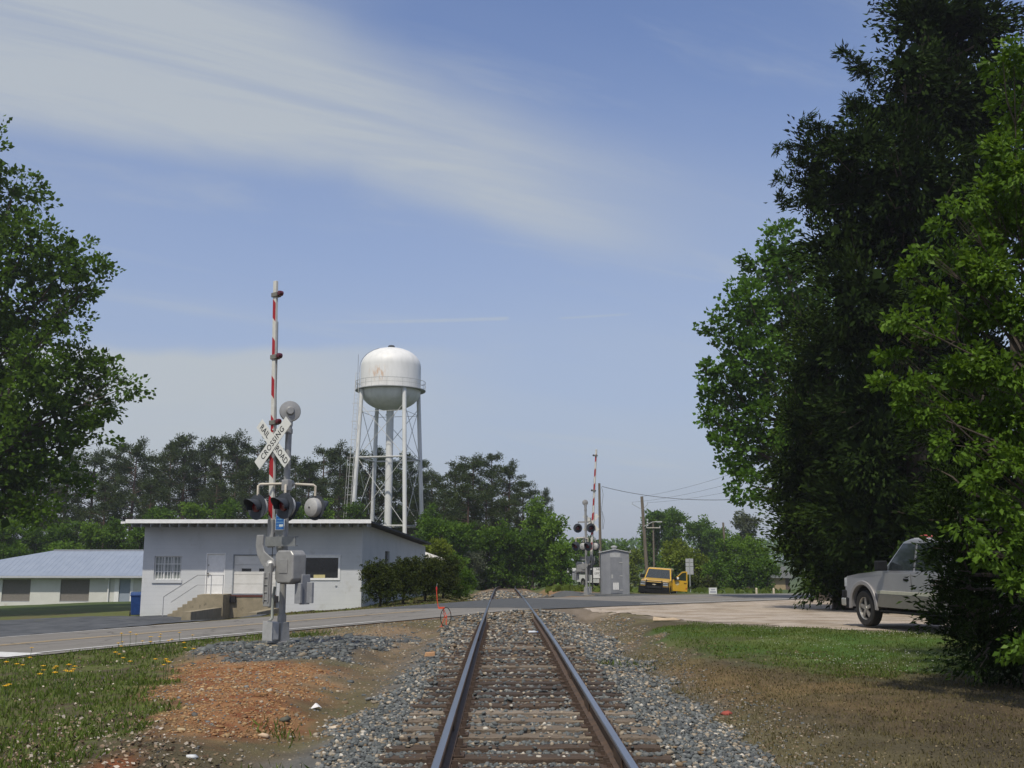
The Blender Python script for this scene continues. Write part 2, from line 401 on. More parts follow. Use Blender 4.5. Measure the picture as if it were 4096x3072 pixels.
Z_['rust'] = gpoly([(200, 1662), (225, 1642), (270, 1633), (320, 1640), (350, 1656), (340, 1668)])
col = lerp(C_['brown'], C_['dry'], smooth(n1, .35, .65)) * (.75 + .5 * n2_)
farL = lerp(C_['grass2'], C_['dry'], smooth(n1, .45, .7))
col = lerp(col, farL, smooth(GQ, 33, 40)[:, None] * smooth(-GR, 1.5, 3)[:, None])
col = lerp(col, C_['far'] * (.7 + .6 * n3_), smooth(GQ, 62, 75)[:, None])
near_r = (smooth(GR, 2.2, 3.4) * (GQ < 30))[:, None]
col = lerp(col, lerp(C_['litter'], C_['dry'], smooth(n1, .4, .7)) * (.7 + .6 * n2_), near_r * .9)
col = lerp(col, C_['litter'] * (.65 + .7 * n2_), zmask('leafL') * .9)
col = lerp(col, lerp(C_['litter'], C_['grass2'], smooth(n2_, .36, .58)), zmask('grassL') * .95)
col = lerp(col, C_['gold'] * (.55 + .35 * n2_), zmask('goldR') * .55)
col = lerp(col, C_['tan'] * (.8 + .4 * n2_), zmask('tan') * .85)
col = lerp(col, lerp(C_['red'] * 1.2, C_['orange'], smooth(n2_, .3, .6)), zmask('orange') * .95)
col = lerp(col, C_['gravel'] * (.55 + .7 * n2_), zmask('moundL') * .9)
col = lerp(col, C_['red'] * (.7 + .6 * n2_), np.clip(zmask('redL') + zmask('redN'), 0, 1) * smooth(n1, .28, .5) * .9)
col = lerp(col, lerp(C_['lawn'], C_['grass2'], smooth(n1, .45, .75)) * (.75 + .5 * n2_), zmask('grassR') * .97)
col = lerp(col, C_['red'] * (1.1 + .3 * n2_), zmask('rust', .1))
col = lerp(col, np.array([.050, .040, .026]) * (.7 + .6 * n2_), zmask('tree_shade', .8) * .8)  # shade under the near right-hand trees, painted into the soil colour
patch_ = smooth(fbm(GR, GQ, .55, 121), .50, .62)[:, None] * smooth(GR, 2.6, 4)[:, None] * (GQ < 30)[:, None]
col = lerp(col, np.array([.072, .060, .034]) * (.7 + .6 * n2_), patch_ * .55)
axt = np.abs(GR - trackx(GQ))[:, None] + (n1 - .5) * 1.1
bal = (1 - smooth(axt + (.55 * smooth(-GR, 0, 1) * smooth(GQ, 9, 14) * (GQ < 30))[:, None], 2.0, 2.9)); yy = GQ[:, None]
bcol = lerp(C_['ballast'] * (.6 + .8 * n2_), C_['tan'] * .75 * (.7 + .6 * n2_), np.clip(smooth(yy, 17, 27) * .55 + smooth(yy, 45, 60) * .35, 0, 1))
col = lerp(col, bcol, bal)
# beyond the crossing: clay bank on the right of the track, gravel pad round the far mast and the cabinet
col = lerp(col, lerp(np.array([.36, .30, .24]), C_['dry'], smooth(n1, .45, .7)), zmask('lot', .9) * .9)
bank = smooth(GR, 2.2, 3.2)[:, None] * (1 - smooth(GR, 5.0, 7.0))[:, None] * smooth(GQ, 47, 50)[:, None] * (1 - smooth(GQ, 78, 90))[:, None]
col = lerp(col, lerp(C_['orange'], C_['tan'], smooth(n1, .3, .6)), bank * .9)
pad = np.clip(blob(GR, GQ, 5.6, 60.5, 4.6, 6.5) * 3, 0, 1)[:, None]
col = lerp(col, C_['gravel'] * (.6 + .5 * n2_), pad * .95)
lawnL = (smooth(-GR, .5, 2.0) * smooth(GQ, 36, 40) * (1 - smooth(GQ, 62, 74)) * smooth(GR, -7.6, -6.6))[:, None]
col = lerp(col, lerp(C_['grass2'] * 1.2, C_['dry'] * 1.5, smooth(n1, .3, .65)), lawnL * .9)
gm = attrmat('ground_soil', 'gcol', nscale=26, amp=.55, bump=.9, bscale=34, distance=.03)
ny, nx = GXX.shape
idx = np.arange(nx * ny).reshape(ny, nx)
Fq = np.stack([idx[:-1, :-1], idx[:-1, 1:], idx[1:, 1:], idx[1:, :-1]], -1).reshape(-1, 4)
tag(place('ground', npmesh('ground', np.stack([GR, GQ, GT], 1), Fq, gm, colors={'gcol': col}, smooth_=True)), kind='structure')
def sheet(name, xs, ys, zf, mask, m, kind='structure', cols=None, label=None):
    A, B = np.meshgrid(xs, ys); a = A.ravel(); b = B.ravel(); z = zf(a, b); k = A.shape[1]
    id_ = np.arange(a.size).reshape(A.shape)
    Fq = np.stack([id_[:-1, :-1], id_[:-1, 1:], id_[1:, 1:], id_[1:, :-1]], -1).reshape(-1, 4)
    cx = a[Fq].mean(1); cy = b[Fq].mean(1); Fq = Fq[mask(cx, cy)]
    us = np.unique(Fq); mp = np.full(a.size, -1); mp[us] = np.arange(len(us))
    cl = {'gcol': cols(a, b)[us]} if cols else None
    return tag(place(name, npmesh(name, np.stack([a, b, z], 1)[us], mp[Fq], m, colors=cl, smooth_=True)), kind=kind)
# gravel lot
def lotmask(x, y):
    ex = x + (fbm(x, y, 1.6, 31, 6) - .5) * 1.5; ey = y + (fbm(x, y, 1.4, 35, 6) - .5) * 1.9
    return inpoly(ex, ey, Z_['lot']) & (road_s(x, y) < -4.2)
def lotcol(x, y):
    n = fbm(x, y, 1.2, 41)[:, None]; n2 = fbm(x, y, 6, 45)[:, None]
    c = lerp(np.array([.44, .375, .31]), np.array([.31, .25, .185]), smooth(n, .35, .7)) * (.8 + .4 * n2)
    rut = (smooth(fbm(x * .5, y * 1.1, 1.3, 49), .52, .66))[:, None]
    return lerp(c, np.array([.22, .19, .15]), rut * .3)
gm2 = attrmat('pale_gravel', 'gcol', nscale=16, amp=.62, bump=1.0, bscale=22, distance=.05)
sheet('gravel_lot', np.arange(2.5, 34, .10), np.arange(19, 60, .11), lambda x, y: T(x, y) + .012, lotmask, gm2, cols=lotcol)
# asphalt road
def roadstrip(name, s0, s1, w0, w1, zoff, m, ds=1.0, dw=.7, kind='structure', parent=None, mask=None, jitter=0, cols=None):
    ss_ = np.arange(s0, s1 + ds * .5, ds); ww = np.linspace(w0, w1, max(2, int(round((w1 - w0) / dw)) + 1))
    S_, W_ = np.meshgrid(ss_, ww)
    Wj = W_ + (jitter * (fbm(S_, W_ * 0, .9, 51) - .5) * ((W_ == w0) | (W_ == w1)) if jitter else 0)
    x = S_ * CT - Wj * ST; y = 40.7 + S_ * ST + Wj * CT
    z = roadz(x, y) + zoff
    id_ = np.arange(x.size).reshape(x.shape); Fq = np.stack([id_[:-1, :-1], id_[:-1, 1:], id_[1:, 1:], id_[1:, :-1]], -1).reshape(-1, 4)
    cl = {'gcol': cols(x.ravel(), y.ravel(), S_.ravel(), W_.ravel())} if cols else None
    o = place(name, npmesh(name, np.stack([x.ravel(), y.ravel(), z.ravel()], 1), Fq, m, colors=cl, smooth_=True), parent)
    if kind: o['kind'] = kind
    return o
def rc(x, y, s, w):
    n = fbm(x, y, .8, 61)[:, None]; n2 = fbm(x, y, 5, 65)[:, None]
    c = np.array([.195, .183, .165]) * (.85 + .25 * n) * (.93 + .14 * n2)
    tracks = np.exp(-((np.abs(np.abs(w) - 1.75) - .8) / .35) ** 2)[:, None]
    return c * (1 - .10 * tracks)
am = attrmat('worn_asphalt', 'gcol', nscale=60, amp=.20, bump=.25, bscale=120, rough=.85)
_t = am.node_tree; _h = G(_t); _b = _t.nodes['Principled BSDF']; _src = _b.inputs['Base Color'].links[0].from_socket
_tc = _t.nodes.new('ShaderNodeTexCoord'); _vo = _t.nodes.new('ShaderNodeTexVoronoi'); _vo.feature = 'DISTANCE_TO_EDGE'; _vo.inputs['Scale'].default_value = .42
_mp = _t.nodes.new('ShaderNodeVectorMath'); _mp.operation = 'ADD'; _nz = _t.nodes.new('ShaderNodeTexNoise'); _nz.inputs['Scale'].default_value = 1.3; _nz.inputs['Detail'].default_value = 6
_h.link(_tc.outputs['Object'], _nz.inputs['Vector']); _h.link(_tc.outputs['Object'], _mp.inputs[0]); _h.link(_nz.outputs['Color'], _mp.inputs[1]); _h.link(_mp.outputs[0], _vo.inputs['Vector'])
_ck = _h.m('MULTIPLY', _h.ss(_vo.outputs['Distance'], .022, .006), _h.ss(_h.noise(_tc.outputs['Object'], .35, 3, .5), .42, .60))
_st = _h.ss(_h.noise(_tc.outputs['Object'], .9, 5, .65), .55, .75)
_h.link(_h.mix(_h.m('MULTIPLY', _ck, .7), _h.mix(_h.m('MULTIPLY', _st, .22), _src, (.10, .095, .09)), (.045, .042, .040)), _b.inputs['Base Color'])
roadstrip('road', -70, 140, -3.95, 3.95, 0, am, ds=.6, dw=.32, jitter=.25, cols=rc)
dm = mat('dark_asphalt', (.060, .064, .068), (.085, .088, .090), rough=.9, scale=3, bump=.3, bscale=120)
ym = mat('yellow_road_paint', (.46, .30, .09), (.30, .24, .15), rough=.8, scale=14, dirt=((.17, .16, .15), 5, .5, .8))
wm = mat('white_road_paint', (.62, .62, .60), (.48, .48, .47), rough=.8, scale=9, dirt=((.18, .17, .16), 7, .58, .8))
def ps(x, y): return x * CT + (y - 40.7) * ST
roadstrip('crossing_pavement', ps(-1.9, 38) - .2, ps(4.6, 47) - .6, -4.1, 4.1, .006, dm, ds=.4, dw=.5, jitter=.3)
roadstrip('yellow_line', -70, -4.8, .06, .17, .012, ym, ds=1.2); roadstrip('yellow_line', -70, -4.8, -.17, -.06, .012, ym, ds=1.2)
roadstrip('yellow_line', 12, 140, -.06, .05, .012, ym, ds=1.2)
roadstrip('edge_line', -70, -10.6, -3.5, -3.37, .012, wm, ds=1.0); roadstrip('edge_line', -70, -12, 3.45, 3.56, .012, wm, ds=1.0)
roadstrip('edge_line', 4.5, 140, -3.5, -3.37, .012, wm, ds=1.0)
roadstrip('stop_bar', -22.35, -21.6, -3.85, -.35, .018, wm, ds=.37)
# dark apron in front of the building and by the long shed
apoly = [(-60, 26)] + [(x, 40.7 + 1.42 * x + 6.6) for x in (-22, -16, -12)] + [(-9.3, 37.5), (-9.2, 49.85), (-18.6, 49.85), (-21, 51.5), (-30, 50), (-60, 44)]
def apm(x, y):
    ex = x + (fbm(x, y, .9, 71) - .5) * 1.0; ey = y + (fbm(x, y, .8, 75) - .5) * 1.2
    return inpoly(ex, ey, apoly) & (road_s(x, y) > 3.9)
sheet('parking_apron', np.arange(-60, -8.9, .4), np.arange(20, 55, .4), lambda x, y: T(x, y) + .026, apm, mat('apron_asphalt', (.050, .055, .062), (.095, .10, .106), rough=.9, scale=1.2, bump=.3, bscale=90))
# ================================================================== RAILWAY TRACK
track = thing('railway_track', 'single railway track of steel rails on worn wooden ties running to the crossing', 'railway track', (0, 0, 0))
rail_m = mat('rail_steel', (.078, .054, .038), (.120, .076, .048), rough=.65, scale=6, metal=.3, bump=.2, bscale=40)
head_m = mat('rail_head', (.30, .31, .34), (.22, .22, .24), rough=.28, scale=3, metal=.9, streak=(1, .1, 1))
rp = [(-.070, 0), (.070, 0), (.070, .012), (.014, .030), (.010, .128), (.034, .140), (.036, .168), (.028, .178), (-.028, .178), (-.036, .168), (-.034, .140), (-.010, .128), (-.014, .030), (-.070, .012)]
rys = np.concatenate([np.arange(3, 60, 1.0), np.arange(60, 250, 2.5)])
for sgn in (-1, 1):
    vs = []; n = len(rp)
    for yv in rys:
        xo = float(trackx(yv)) + sgn * .7525; zo = float(gz(yv)) - .178 + .002
        vs += [(xo + a, yv, zo + b) for a, b in rp]
    fs = [(i * n + k, i * n + (k + 1) % n, (i + 1) * n + (k + 1) % n, (i + 1) * n + k) for i in range(len(rys) - 1) for k in range(n)]
    mb = MB().add(vs, fs); me = mb.mesh('rail'); me.materials.append(rail_m); me.materials.append(head_m)
    for p in me.polygons:
        if p.index % n in (7, 8, 9): p.material_index = 1
    me.update(); ro = place('rail', me, track)
    ng = len(rys)
    for jy in ([10.9, 22.0] if sgn < 0 else [9.0, 12.2, 15.3, 19.8]):
        MB().bb(-.03, .03, -.30, .30, .035, .125).build('joint_bar', rail_m, ro, bevel=.006, loc=(sgn * .7525 - sgn * .0, jy, float(gz(jy)) - .178))
    for jy in ([10.9, 22.0] if sgn < 0 else [12.2, 19.8]):
        pass
tie_cols = [((.078, .052, .034), (.115, .085, .060)), ((.052, .037, .028), (.088, .063, .045)), ((.20, .165, .125), (.10, .075, .055)), ((.042, .032, .028), (.070, .052, .040)), ((.26, .22, .175), (.15, .118, .088))]
tie_m = [mat('weathered_tie_%d' % i, a, b, rough=.95, scale=5, streak=(.6, 9, 9), bump=.8, bscale=30, dirt=((.035, .028, .024), 9, .6, .7)) for i, (a, b) in enumerate(tie_cols)]
tie_me = []
for k in range(5):
    mb = MB(); L = 1.30; nseg = 9
    for side in (0,):
        vs = []
        for i in range(nseg + 1):
            x = -L + 2 * L * i / nseg
            t = .0 if 0 < i < nseg else .012
            for (a, b) in ((-.115, -.17), (.115, -.17), (.115 - t, -.008), (.095, 0), (-.095, 0), (-.115 + t, -.008)):
                vs.append((x + random.uniform(-.015, .015) * (i in (0, nseg)), a + random.uniform(-.006, .006), b + random.uniform(-.007, .004) - t * .6))
        fs = [(i * 6 + j, i * 6 + (j + 1) % 6, (i + 1) * 6 + (j + 1) % 6, (i + 1) * 6 + j) for i in range(nseg) for j in range(6)] + [tuple(range(6))[::-1], tuple(nseg * 6 + j for j in range(6))]
        mb.add(vs, fs)
    me = mb.mesh('tie'); me.materials.append(tie_m[k]); tie_me.append(me)
pl = MB().bb(-.17, .17, -.095, .095, 0, .014)
for a in (-.10, .10):
    for b in (-.05, .05): pl.bb(a - .016, a + .016, b - .016, b + .016, .014, .05)
pl.bb(.085, .135, -.075, -.045, 0, .075); pl.bb(-.135, -.085, .045, .075, 0, .075)
plate_me = pl.mesh('tie_plate'); plate_me.materials.append(mat('rusty_iron', (.075, .048, .034), (.052, .038, .030), rough=.9, scale=22))
TIES = []
yv = 5.2
while yv < 96:
    s = road_s(0, yv)
    if abs(s) > 4.3:
        TIES.append(yv)
    yv += .545 + random.uniform(-.035, .035)
for yv in TIES:
    k = random.choice([0, 0, 1, 1, 2, 3, 4]); o = bpy.data.objects.new('tie', tie_me[k]); COL.objects.link(o); o.parent = track
    sink = 0 if yv < 22 else random.uniform(0, .03)
    o.location = (float(trackx(yv)) + random.uniform(-.07, .07), yv, float(gz(yv)) - .196 - sink + random.uniform(-.010, .006)); o.rotation_euler = (0, 0, random.uniform(-.018, .018)); o.scale = (1, random.uniform(.88, 1.05), 1)
    if yv < 60:
        for sgn in (-1, 1):
            p = bpy.data.objects.new('tie_plate', plate_me); COL.objects.link(p); p.parent = o; p.location = (sgn * .7525 - o.location.x + float(trackx(yv)), 0, .004)
# ballast stones
ball_m = attrmat('ballast_stone', 'gcol', nscale=30, amp=.3, bump=.0, rough=.92)
PAL = np.array([(.120, .130, .128), (.090, .099, .098), (.160, .165, .160), (.070, .076, .080), (.235, .200, .150), (.33, .28, .21), (.180, .130, .080), (.42, .39, .33)])
def pal(n, probs): return PAL[rng.choice(len(PAL), n, p=np.array(probs) / sum(probs))] * rng.uniform(.75, 1.2, (n, 1))
def ballast_pts(y0, y1, dens, r0, edge=2.55):
    n = int((y1 - y0) * 2 * edge * dens); y = rng.uniform(y0, y1, n); x = rng.uniform(-edge - .5, edge + .5, n)
    e = edge - .42 + (fbm(x, y, 1.1, 81) - .5) * 1.5 + .22 * (x > 0) - .45 * (x < 0) * smooth(y, 11, 18)
    k = np.abs(x) < e; x = x[k]; y = y[k]
    ty = np.array(TIES); j = np.clip(np.searchsorted(ty, y), 1, len(ty) - 1); dy = np.minimum(np.abs(y - ty[j]), np.abs(y - ty[j - 1]))
    ontie = (dy < .125) & (np.abs(x) < 1.32)
    keep = ~ontie | (rng.random(len(x)) < .13)
    keep &= np.abs(np.abs(x) - .7525) > .09
    keep &= np.abs(road_s(x, y)) > 4.3
    x = x[keep]; y = y[keep]; ontie = ontie[keep]
    r = r0 * rng.uniform(.65, 1.45, len(x))
    z = T(x, y) + r * rng.uniform(.0, .75, len(x)) + np.where(ontie, .045, 0)
    return x, y, z, r
VV = []; FF = []; CC = []; off = 0
for (y0, y1, dens, r0) in ((6.2, 9.5, 1250, .0205), (9.5, 13, 820, .0235), (13, 18, 430, .028), (18, 25, 250, .033), (25, 34, 125, .042), (44, 75, 34, .07)):
    x, y, z, r = ballast_pts(y0, y1, dens, r0)
    tanw = np.clip((y - 15) / 14, 0, 1)
    c1_ = pal(len(x), [10, 8, 5, 4, 3, 2, 1, 1]); c2_ = pal(len(x), [3, 3, 3, 1, 6, 4, 5, 2]) * .9
    edge = smooth(-x, 1.7, 2.4) * .6
    pick = rng.random(len(x)) < np.maximum(tanw * .7, edge)
    c = np.where(pick[:, None], c2_, c1_)
    v, f, cc = stones(np.stack([x, y, z], 1), r, c)
    VV.append(v); FF.append(f + off); CC.append(cc); off += len(v)
tag(place('ballast', npmesh('ballast', np.vstack(VV), np.vstack(FF), ball_m, colors={'gcol': np.vstack(CC)})), 'loose grey and tan crushed stone ballast around the ties', kind='stuff')
def scatter_stones(name, label, n, polyz, r0, probs=None, colfn=None, flat=.6, xr=None, yr=None, dens=None, maxr=2.2):
    P = np.array(Z_[polyz]) if isinstance(polyz, str) else np.array(polyz)
    x0, y0 = P.min(0); x1, y1 = P.max(0); y0 = max(y0, 6)
    x0 = max(x0, -12)
    # more samples near the camera
    t = rng.random(n); y = y0 + (y1 - y0) * t ** 1.35; x = rng.uniform(x0, x1, n)
    ex = x + (fbm(x, y, 1.3, 11) - .5) * 1.6; ey = y + (fbm(x, y, 1.1, 15) - .5) * 2.4
    k = inpoly(ex, ey, [tuple(p) for p in P]) & (np.abs(road_s(x, y)) > 4.2); x = x[k]; y = y[k]
    r = r0 * rng.uniform(.4, 1, len(x)) ** 1.5 * (1 + y / 22) * 1.3; r = np.where(rng.random(len(x)) < .03, r * maxr, r)
    z = T(x, y) + r * .15
    c = pal(len(x), probs) if probs else colfn(len(x))
    v, f, cc = stones(np.stack([x, y, z], 1), r, c, flat=flat)
    return tag(place(name, npmesh(name, v, f, ball_m, colors={'gcol': cc})), label, kind='stuff')
OR = lambda n: np.array([(.31, .175, .078), (.24, .125, .055), (.36, .24, .12), (.19, .11, .06), (.42, .33, .20)])[rng.choice(5, n, p=[.34, .28, .2, .12, .06])] * rng.uniform(.7, 1.15, (n, 1))
scatter_stones('orange_rubble', 'orange clay rubble and chips in the bare patch left of the track', 9000, 'orange', .0115, colfn=OR, flat=.45)
scatter_stones('mound_gravel', 'dark blue-grey crushed stone heaped round the near signal foot', 9000, 'moundL', .020, probs=[8, 9, 3, 7, 1, .5, .5, .2])
allL = gpoly([(360, 1380), (900, 1340), (1050, 1330), (960, 1400), (900, 1480), (640, 1659), (560, 1700), (100, 1750), (330, 1590), (360, 1500)])
scatter_stones('loose_stones', 'scattered tan and grey stones on the bare soil beside the ballast', 15000, allL, .0105, probs=[2, 2, 2, 1, 5, 2.5, 6, .4])
allR = gpoly([(1150, 1325), (1330, 1325), (1480, 1410), (1620, 1500), (2000, 1700), (1700, 1750), (1500, 1560), (1300, 1380)])
scatter_stones('loose_stones', 'scattered brown and grey stones between the ballast and the right-hand grass', 12000, allR, .011, probs=[2, 2, 2, 1, 5, 1.2, 7, .3])
# dead leaves
def litter(name, label, n, poly, cols, size, lift=.015, ymin=6):
    P = np.array(poly); x0, y0 = P.min(0); x1, y1 = P.max(0); y0 = max(y0, ymin); x0 = max(x0, -14); x1 = min(x1, 16)
    y = y0 + (y1 - y0) * rng.random(n) ** 1.3; x = rng.uniform(x0, x1, n)
    ex = x + (fbm(x, y, 1.3, 11) - .5) * 1.6; ey = y + (fbm(x, y, 1.1, 15) - .5) * 2.4
    k = inpoly(ex, ey, [tuple(p) for p in P]) & (np.abs(road_s(x, y)) > 4.2); x = x[k]; y = y[k]; m = len(x)
    D = np.stack([rng.normal(size=m), rng.normal(size=m), rng.uniform(-.1, .35, m)], 1)
    V, Fq, _ = leaves(np.stack([x, y, T(x, y) + lift], 1), D, size * rng.uniform(.5, 1.2, m) * (1 + y / 30), .6, np.zeros(m), fold=.1)
    c = np.repeat(np.array(cols)[rng.integers(0, len(cols), m)] * rng.uniform(.7, 1.2, (m, 1)), 4, 0)
    return tag(place(name, npmesh(name, V, Fq, ball_m, colors={'gcol': c})), label, kind='stuff')
BR = [(.24, .17, .11), (.15, .10, .065), (.32, .25, .18), (.10, .07, .05), (.42, .37, .31)]
litter('leaf_litter', 'brown dead leaves strewn over the thin grass at lower left', 7500, Z_['leafL'] , BR, .040)
litter('leaf_litter', 'brown dead leaves among the left-hand verge grass', 3500, Z_['grassL'], BR, .036)
litter('leaf_litter', 'dry brown leaves and needles on the soil at lower right', 15000, gpoly([(1300, 1420), (1480, 1400), (2300, 1460), (2300, 1800), (1700, 1800), (1450, 1520)]), [(.13, .105, .055), (.085, .068, .038), (.19, .155, .09), (.10, .078, .045), (.05, .04, .025)], .022)
# grass blades
grass_m = leafmat('grass_blade', (.045, .080, .012), (.150, .195, .045), trans=.3)
def grassfield(name, label, n, poly, h, tone=(0, 1), w=.13, ymin=6, dens=None, xclip=(-13, 14), thr=None):
    P = np.array(poly); x0, y0 = P.min(0); x1, y1 = P.max(0); y0 = max(y0, ymin); x0 = max(x0, xclip[0]); x1 = min(x1, xclip[1])
    y = y0 + (y1 - y0) * rng.random(n) ** 1.25; x = rng.uniform(x0, x1, n)
    ex = x + (fbm(x, y, 1.3, 11) - .5) * 1.5; ey = y + (fbm(x, y, 1.1, 15) - .5) * 2.2
    k = inpoly(ex, ey, [tuple(p) for p in P]) & (np.abs(road_s(x, y)) > 4.15)
    if thr is not None: k &= (fbm(x, y, 2.3, 91) > thr)
    x = x[k]; y = y[k]; m = len(x)
    D = np.stack([rng.normal(size=m) * .45, rng.normal(size=m) * .45, np.ones(m)], 1)
    S = h * rng.uniform(.35, 1.1, m) * (.75 + .9 * fbm(x, y, 1.7, 95))
    V, Fq, t = leaves(np.stack([x, y, T(x, y) - .01], 1), D, S, w * (1 + y / 25).mean(), np.clip(rng.uniform(tone[0], tone[1], m) * .6 + fbm(x, y, .9, 99) * .4, 0, 1), fold=.05)
    return tag(place(name, npmesh(name, V, Fq, grass_m, {'tone': t})), label, kind='stuff')
grassfield('grass', 'rough green grass and weeds on the verge at the left', 62000, Z_['grassL'], .085, thr=.36)
grassfield('grass', 'mown green grass and clover between the gravel lot and the dirt on the right', 52000, Z_['grassR'], .055, tone=(0, .75), thr=.28)
dry_m = leafmat('dead_grass_blade', (.050, .045, .018), (.165, .140, .062), trans=.15)
_gm = grass_m; grass_m = dry_m
grassfield('dry_grass', 'matted dead straw-coloured grass at lower right', 52000, gpoly([(1280, 1380), (1400, 1400), (1480, 1420), (1600, 1440), (2300, 1470), (2300, 1800), (1760, 1800), (1520, 1560), (1380, 1450)]), .05, thr=.30, w=.13)
grassfield('dry_grass', 'thin dead grass mixed into the left verge', 12000, Z_['grassL'], .055, thr=.42, w=.14)
grass_m = _gm
grass_m = dry_m
grassfield('dry_grass', 'short straw-coloured grass along the far side of the road by the white block building', 14000, [(-8, 37.5), (-1.5, 45.5), (-1.5, 62), (-7, 62), (-6.8, 50.2), (-8.8, 49), (-9, 39)], .06, tone=(.3, 1), ymin=30, w=.3)
grass_m = _gm
grassfield('grass', 'short green grass patches along the far side of the road by the white block building', 5000, [(-8, 37.5), (-1.5, 45.5), (-1.5, 62), (-7, 62), (-6.8, 50.2), (-8.8, 49), (-9, 39)], .07, tone=(.3, 1), ymin=30, w=.3, thr=.5)
def tufts(pts, name, label, h=.16, n=70, spread=.16):
    A = []; 
    for (x, y) in pts:
        A.append(np.stack([rng.normal(x, spread, n), rng.normal(y, spread * 1.3, n)], 1))
    A = np.vstack(A); m = len(A); D = np.stack([rng.normal(size=m) * .6, rng.normal(size=m) * .6, np.ones(m)], 1)
    V, Fq, t = leaves(np.stack([A[:, 0], A[:, 1], T(A[:, 0], A[:, 1]) - .01], 1), D, h * rng.uniform(.4, 1, m), .14, rng.uniform(0, .8, m), fold=.05)
    return tag(place(name, npmesh(name, V, Fq, grass_m, {'tone': t})), label, kind='stuff')
k = 4096 / 2212
tufts([tuple(gp(a * k, b * k, -.2)[:2]) for a, b in ((650, 1368), (665, 1370), (690, 1366), (640, 1372), (1310, 1430), (1375, 1420), (610, 1555), (575, 1630))], 'weed_tuft', 'small green weed tufts in the bare soil near the track')
# clover heads
def heads(n, poly, z, r, col, name, label):
    P = np.array(poly); x0, y0 = P.min(0); x1, y1 = P.max(0); x0 = max(x0, -13); x1 = min(x1, 14)
    x = rng.uniform(x0, x1, n); y = rng.uniform(y0, y1, n); kk = inpoly(x, y, [tuple(p) for p in P]) & (fbm(x, y, .8, 105) > .47) & (np.abs(road_s(x, y)) > 4.3); x = x[kk]; y = y[kk]
    v, f, cc = stones(np.stack([x, y, T(x, y) + z], 1), np.full(len(x), r), np.tile(np.array(col), (len(x), 1)))
    return tag(place(name, npmesh(name, v, f, ball_m, colors={'gcol': cc})), label, kind='stuff')
heads(800, gpoly([(1600, 1365), (2000, 1370), (2120, 1430), (1950, 1460), (1700, 1430)]), .05, .009, (.40, .42, .34), 'clover_flowers', 'tiny white clover heads in the right-hand grass')
# yellow wildflowers, one by one
fst = mat('flower_stem', (.06, .10, .03)); fyl = mat('yellow_petal', (.80, .50, .03), (.70, .40, .02), rough=.6)
st = MB().tube([(0, 0, 0), (.012, 0, .2), (0, .01, .40)], .0045, 4)
stem_me = st.mesh('stem'); stem_me.materials.append(fst)
fl = MB()
for a in range(8):
    q = a * pi / 4; fl.add([(0, 0, .40), (.035 * cos(q - .3), .035 * sin(q - .3), .408), (.05 * cos(q), .05 * sin(q), .400), (.035 * cos(q + .3), .035 * sin(q + .3), .408)], [(0, 1, 2, 3)])
fl.lathe([(0, .415), (.012, .412), (.016, .400), (.006, .388), (0, .386)], 8)
head_me = fl.mesh('flower_head'); head_me.materials.append(fyl)
fp = [(x * .405, 2400 + y * .405) for x, y in ((70, 520), (175, 520), (232, 516), (437, 537), (440, 577), (545, 545), (560, 567), (685, 562), (745, 572), (655, 608), (678, 608), (727, 610), (707, 640), (550, 628), (402, 638), (95, 740), (62, 765), (1240, 258), (1203, 272), (1290, 266), (1172, 360), (1213, 356), (1200, 374), (1410, 352), (1485, 315), (1498, 320), (1490, 352), (1588, 295), (1580, 318), (1647, 253), (1700, 332), (1668, 352), (1830, 412), (1915, 420), (320, 396), (304, 440), (1645, 490), (1650, 515), (1672, 548), (1625, 540), (1540, 490), (1145, 430), (1185, 440), (1290, 520), (1222, 480), (1820, 352), (1905, 308))]
f0 = None
for (a, b) in fp:
    hgt = random.uniform(.24, .42)
    p = gp(a, b, -.22 + hgt); 
    if abs(road_s(p.x, p.y)) < 4.4:
        p = Vector((p.x + .6, p.y - 1.0, p.z))
    t = thing('wildflower', 'small yellow wildflower on a thin stem in the left-hand verge grass', 'flower', (p.x, p.y, Tz(p.x, p.y) - .01), random.uniform(0, 6), 'yellow wildflowers on the left verge')
    s = bpy.data.objects.new('stem', stem_me); COL.objects.link(s); s.parent = t
    s = bpy.data.objects.new('flower_head', head_me); COL.objects.link(s); s.parent = t
    sc_ = max(.5, hgt / .40); t.scale = (.85, .85, sc_)
# litter objects lying about
card = MB().add([(-.36, -.10, 0), (.30, -.16, .015), (.40, -.05, .0), (.22, .13, .05), (-.02, .10, .02), (-.30, .20, .07), (-.36, -.10, .012), (.30, -.16, .027), (.40, -.05, .012), (.22, .13, .062), (-.02, .10, .032), (-.30, .20, .082)],
   [(5, 4, 3, 2, 1, 0), (6, 7, 8, 9, 10, 11), (0, 1, 7, 6), (1, 2, 8, 7), (2, 3, 9, 8), (3, 4, 10, 9), (4, 5, 11, 10), (5, 0, 6, 11)])
p = gp(2665, 2512, -.28); tag(card.build('cardboard_sheet', mat('old_cardboard', (.46, .36, .25), (.38, .29, .19)), loc=(p.x, p.y, Tz(p.x, p.y) + .03)), 'torn tan cardboard sheet lying on the dirt beside the right-hand grass', 'cardboard')
p = gp(2130, 2524, -.14); bt = thing('plastic_bottle', 'crushed clear plastic bottle lying between the rails', 'bottle', (p.x, p.y, float(gz(p.y)) - .13), .25)
MB().lathe([(0, -.10), (.03, -.10), (.034, -.08), (.028, -.02), (.034, .03), (.03, .07), (.012, .10), (.012, .115)], 10, axis='X').build('bottle_body', mat('clear_plastic', (.62, .66, .70), rough=.15, spec=.8), bt, True)
MB().lathe([(0, .112), (.015, .112), (.015, .13), (0, .13)], 8, axis='X').build('cap', mat('blue_plastic', (.1, .25, .6), rough=.4), bt)
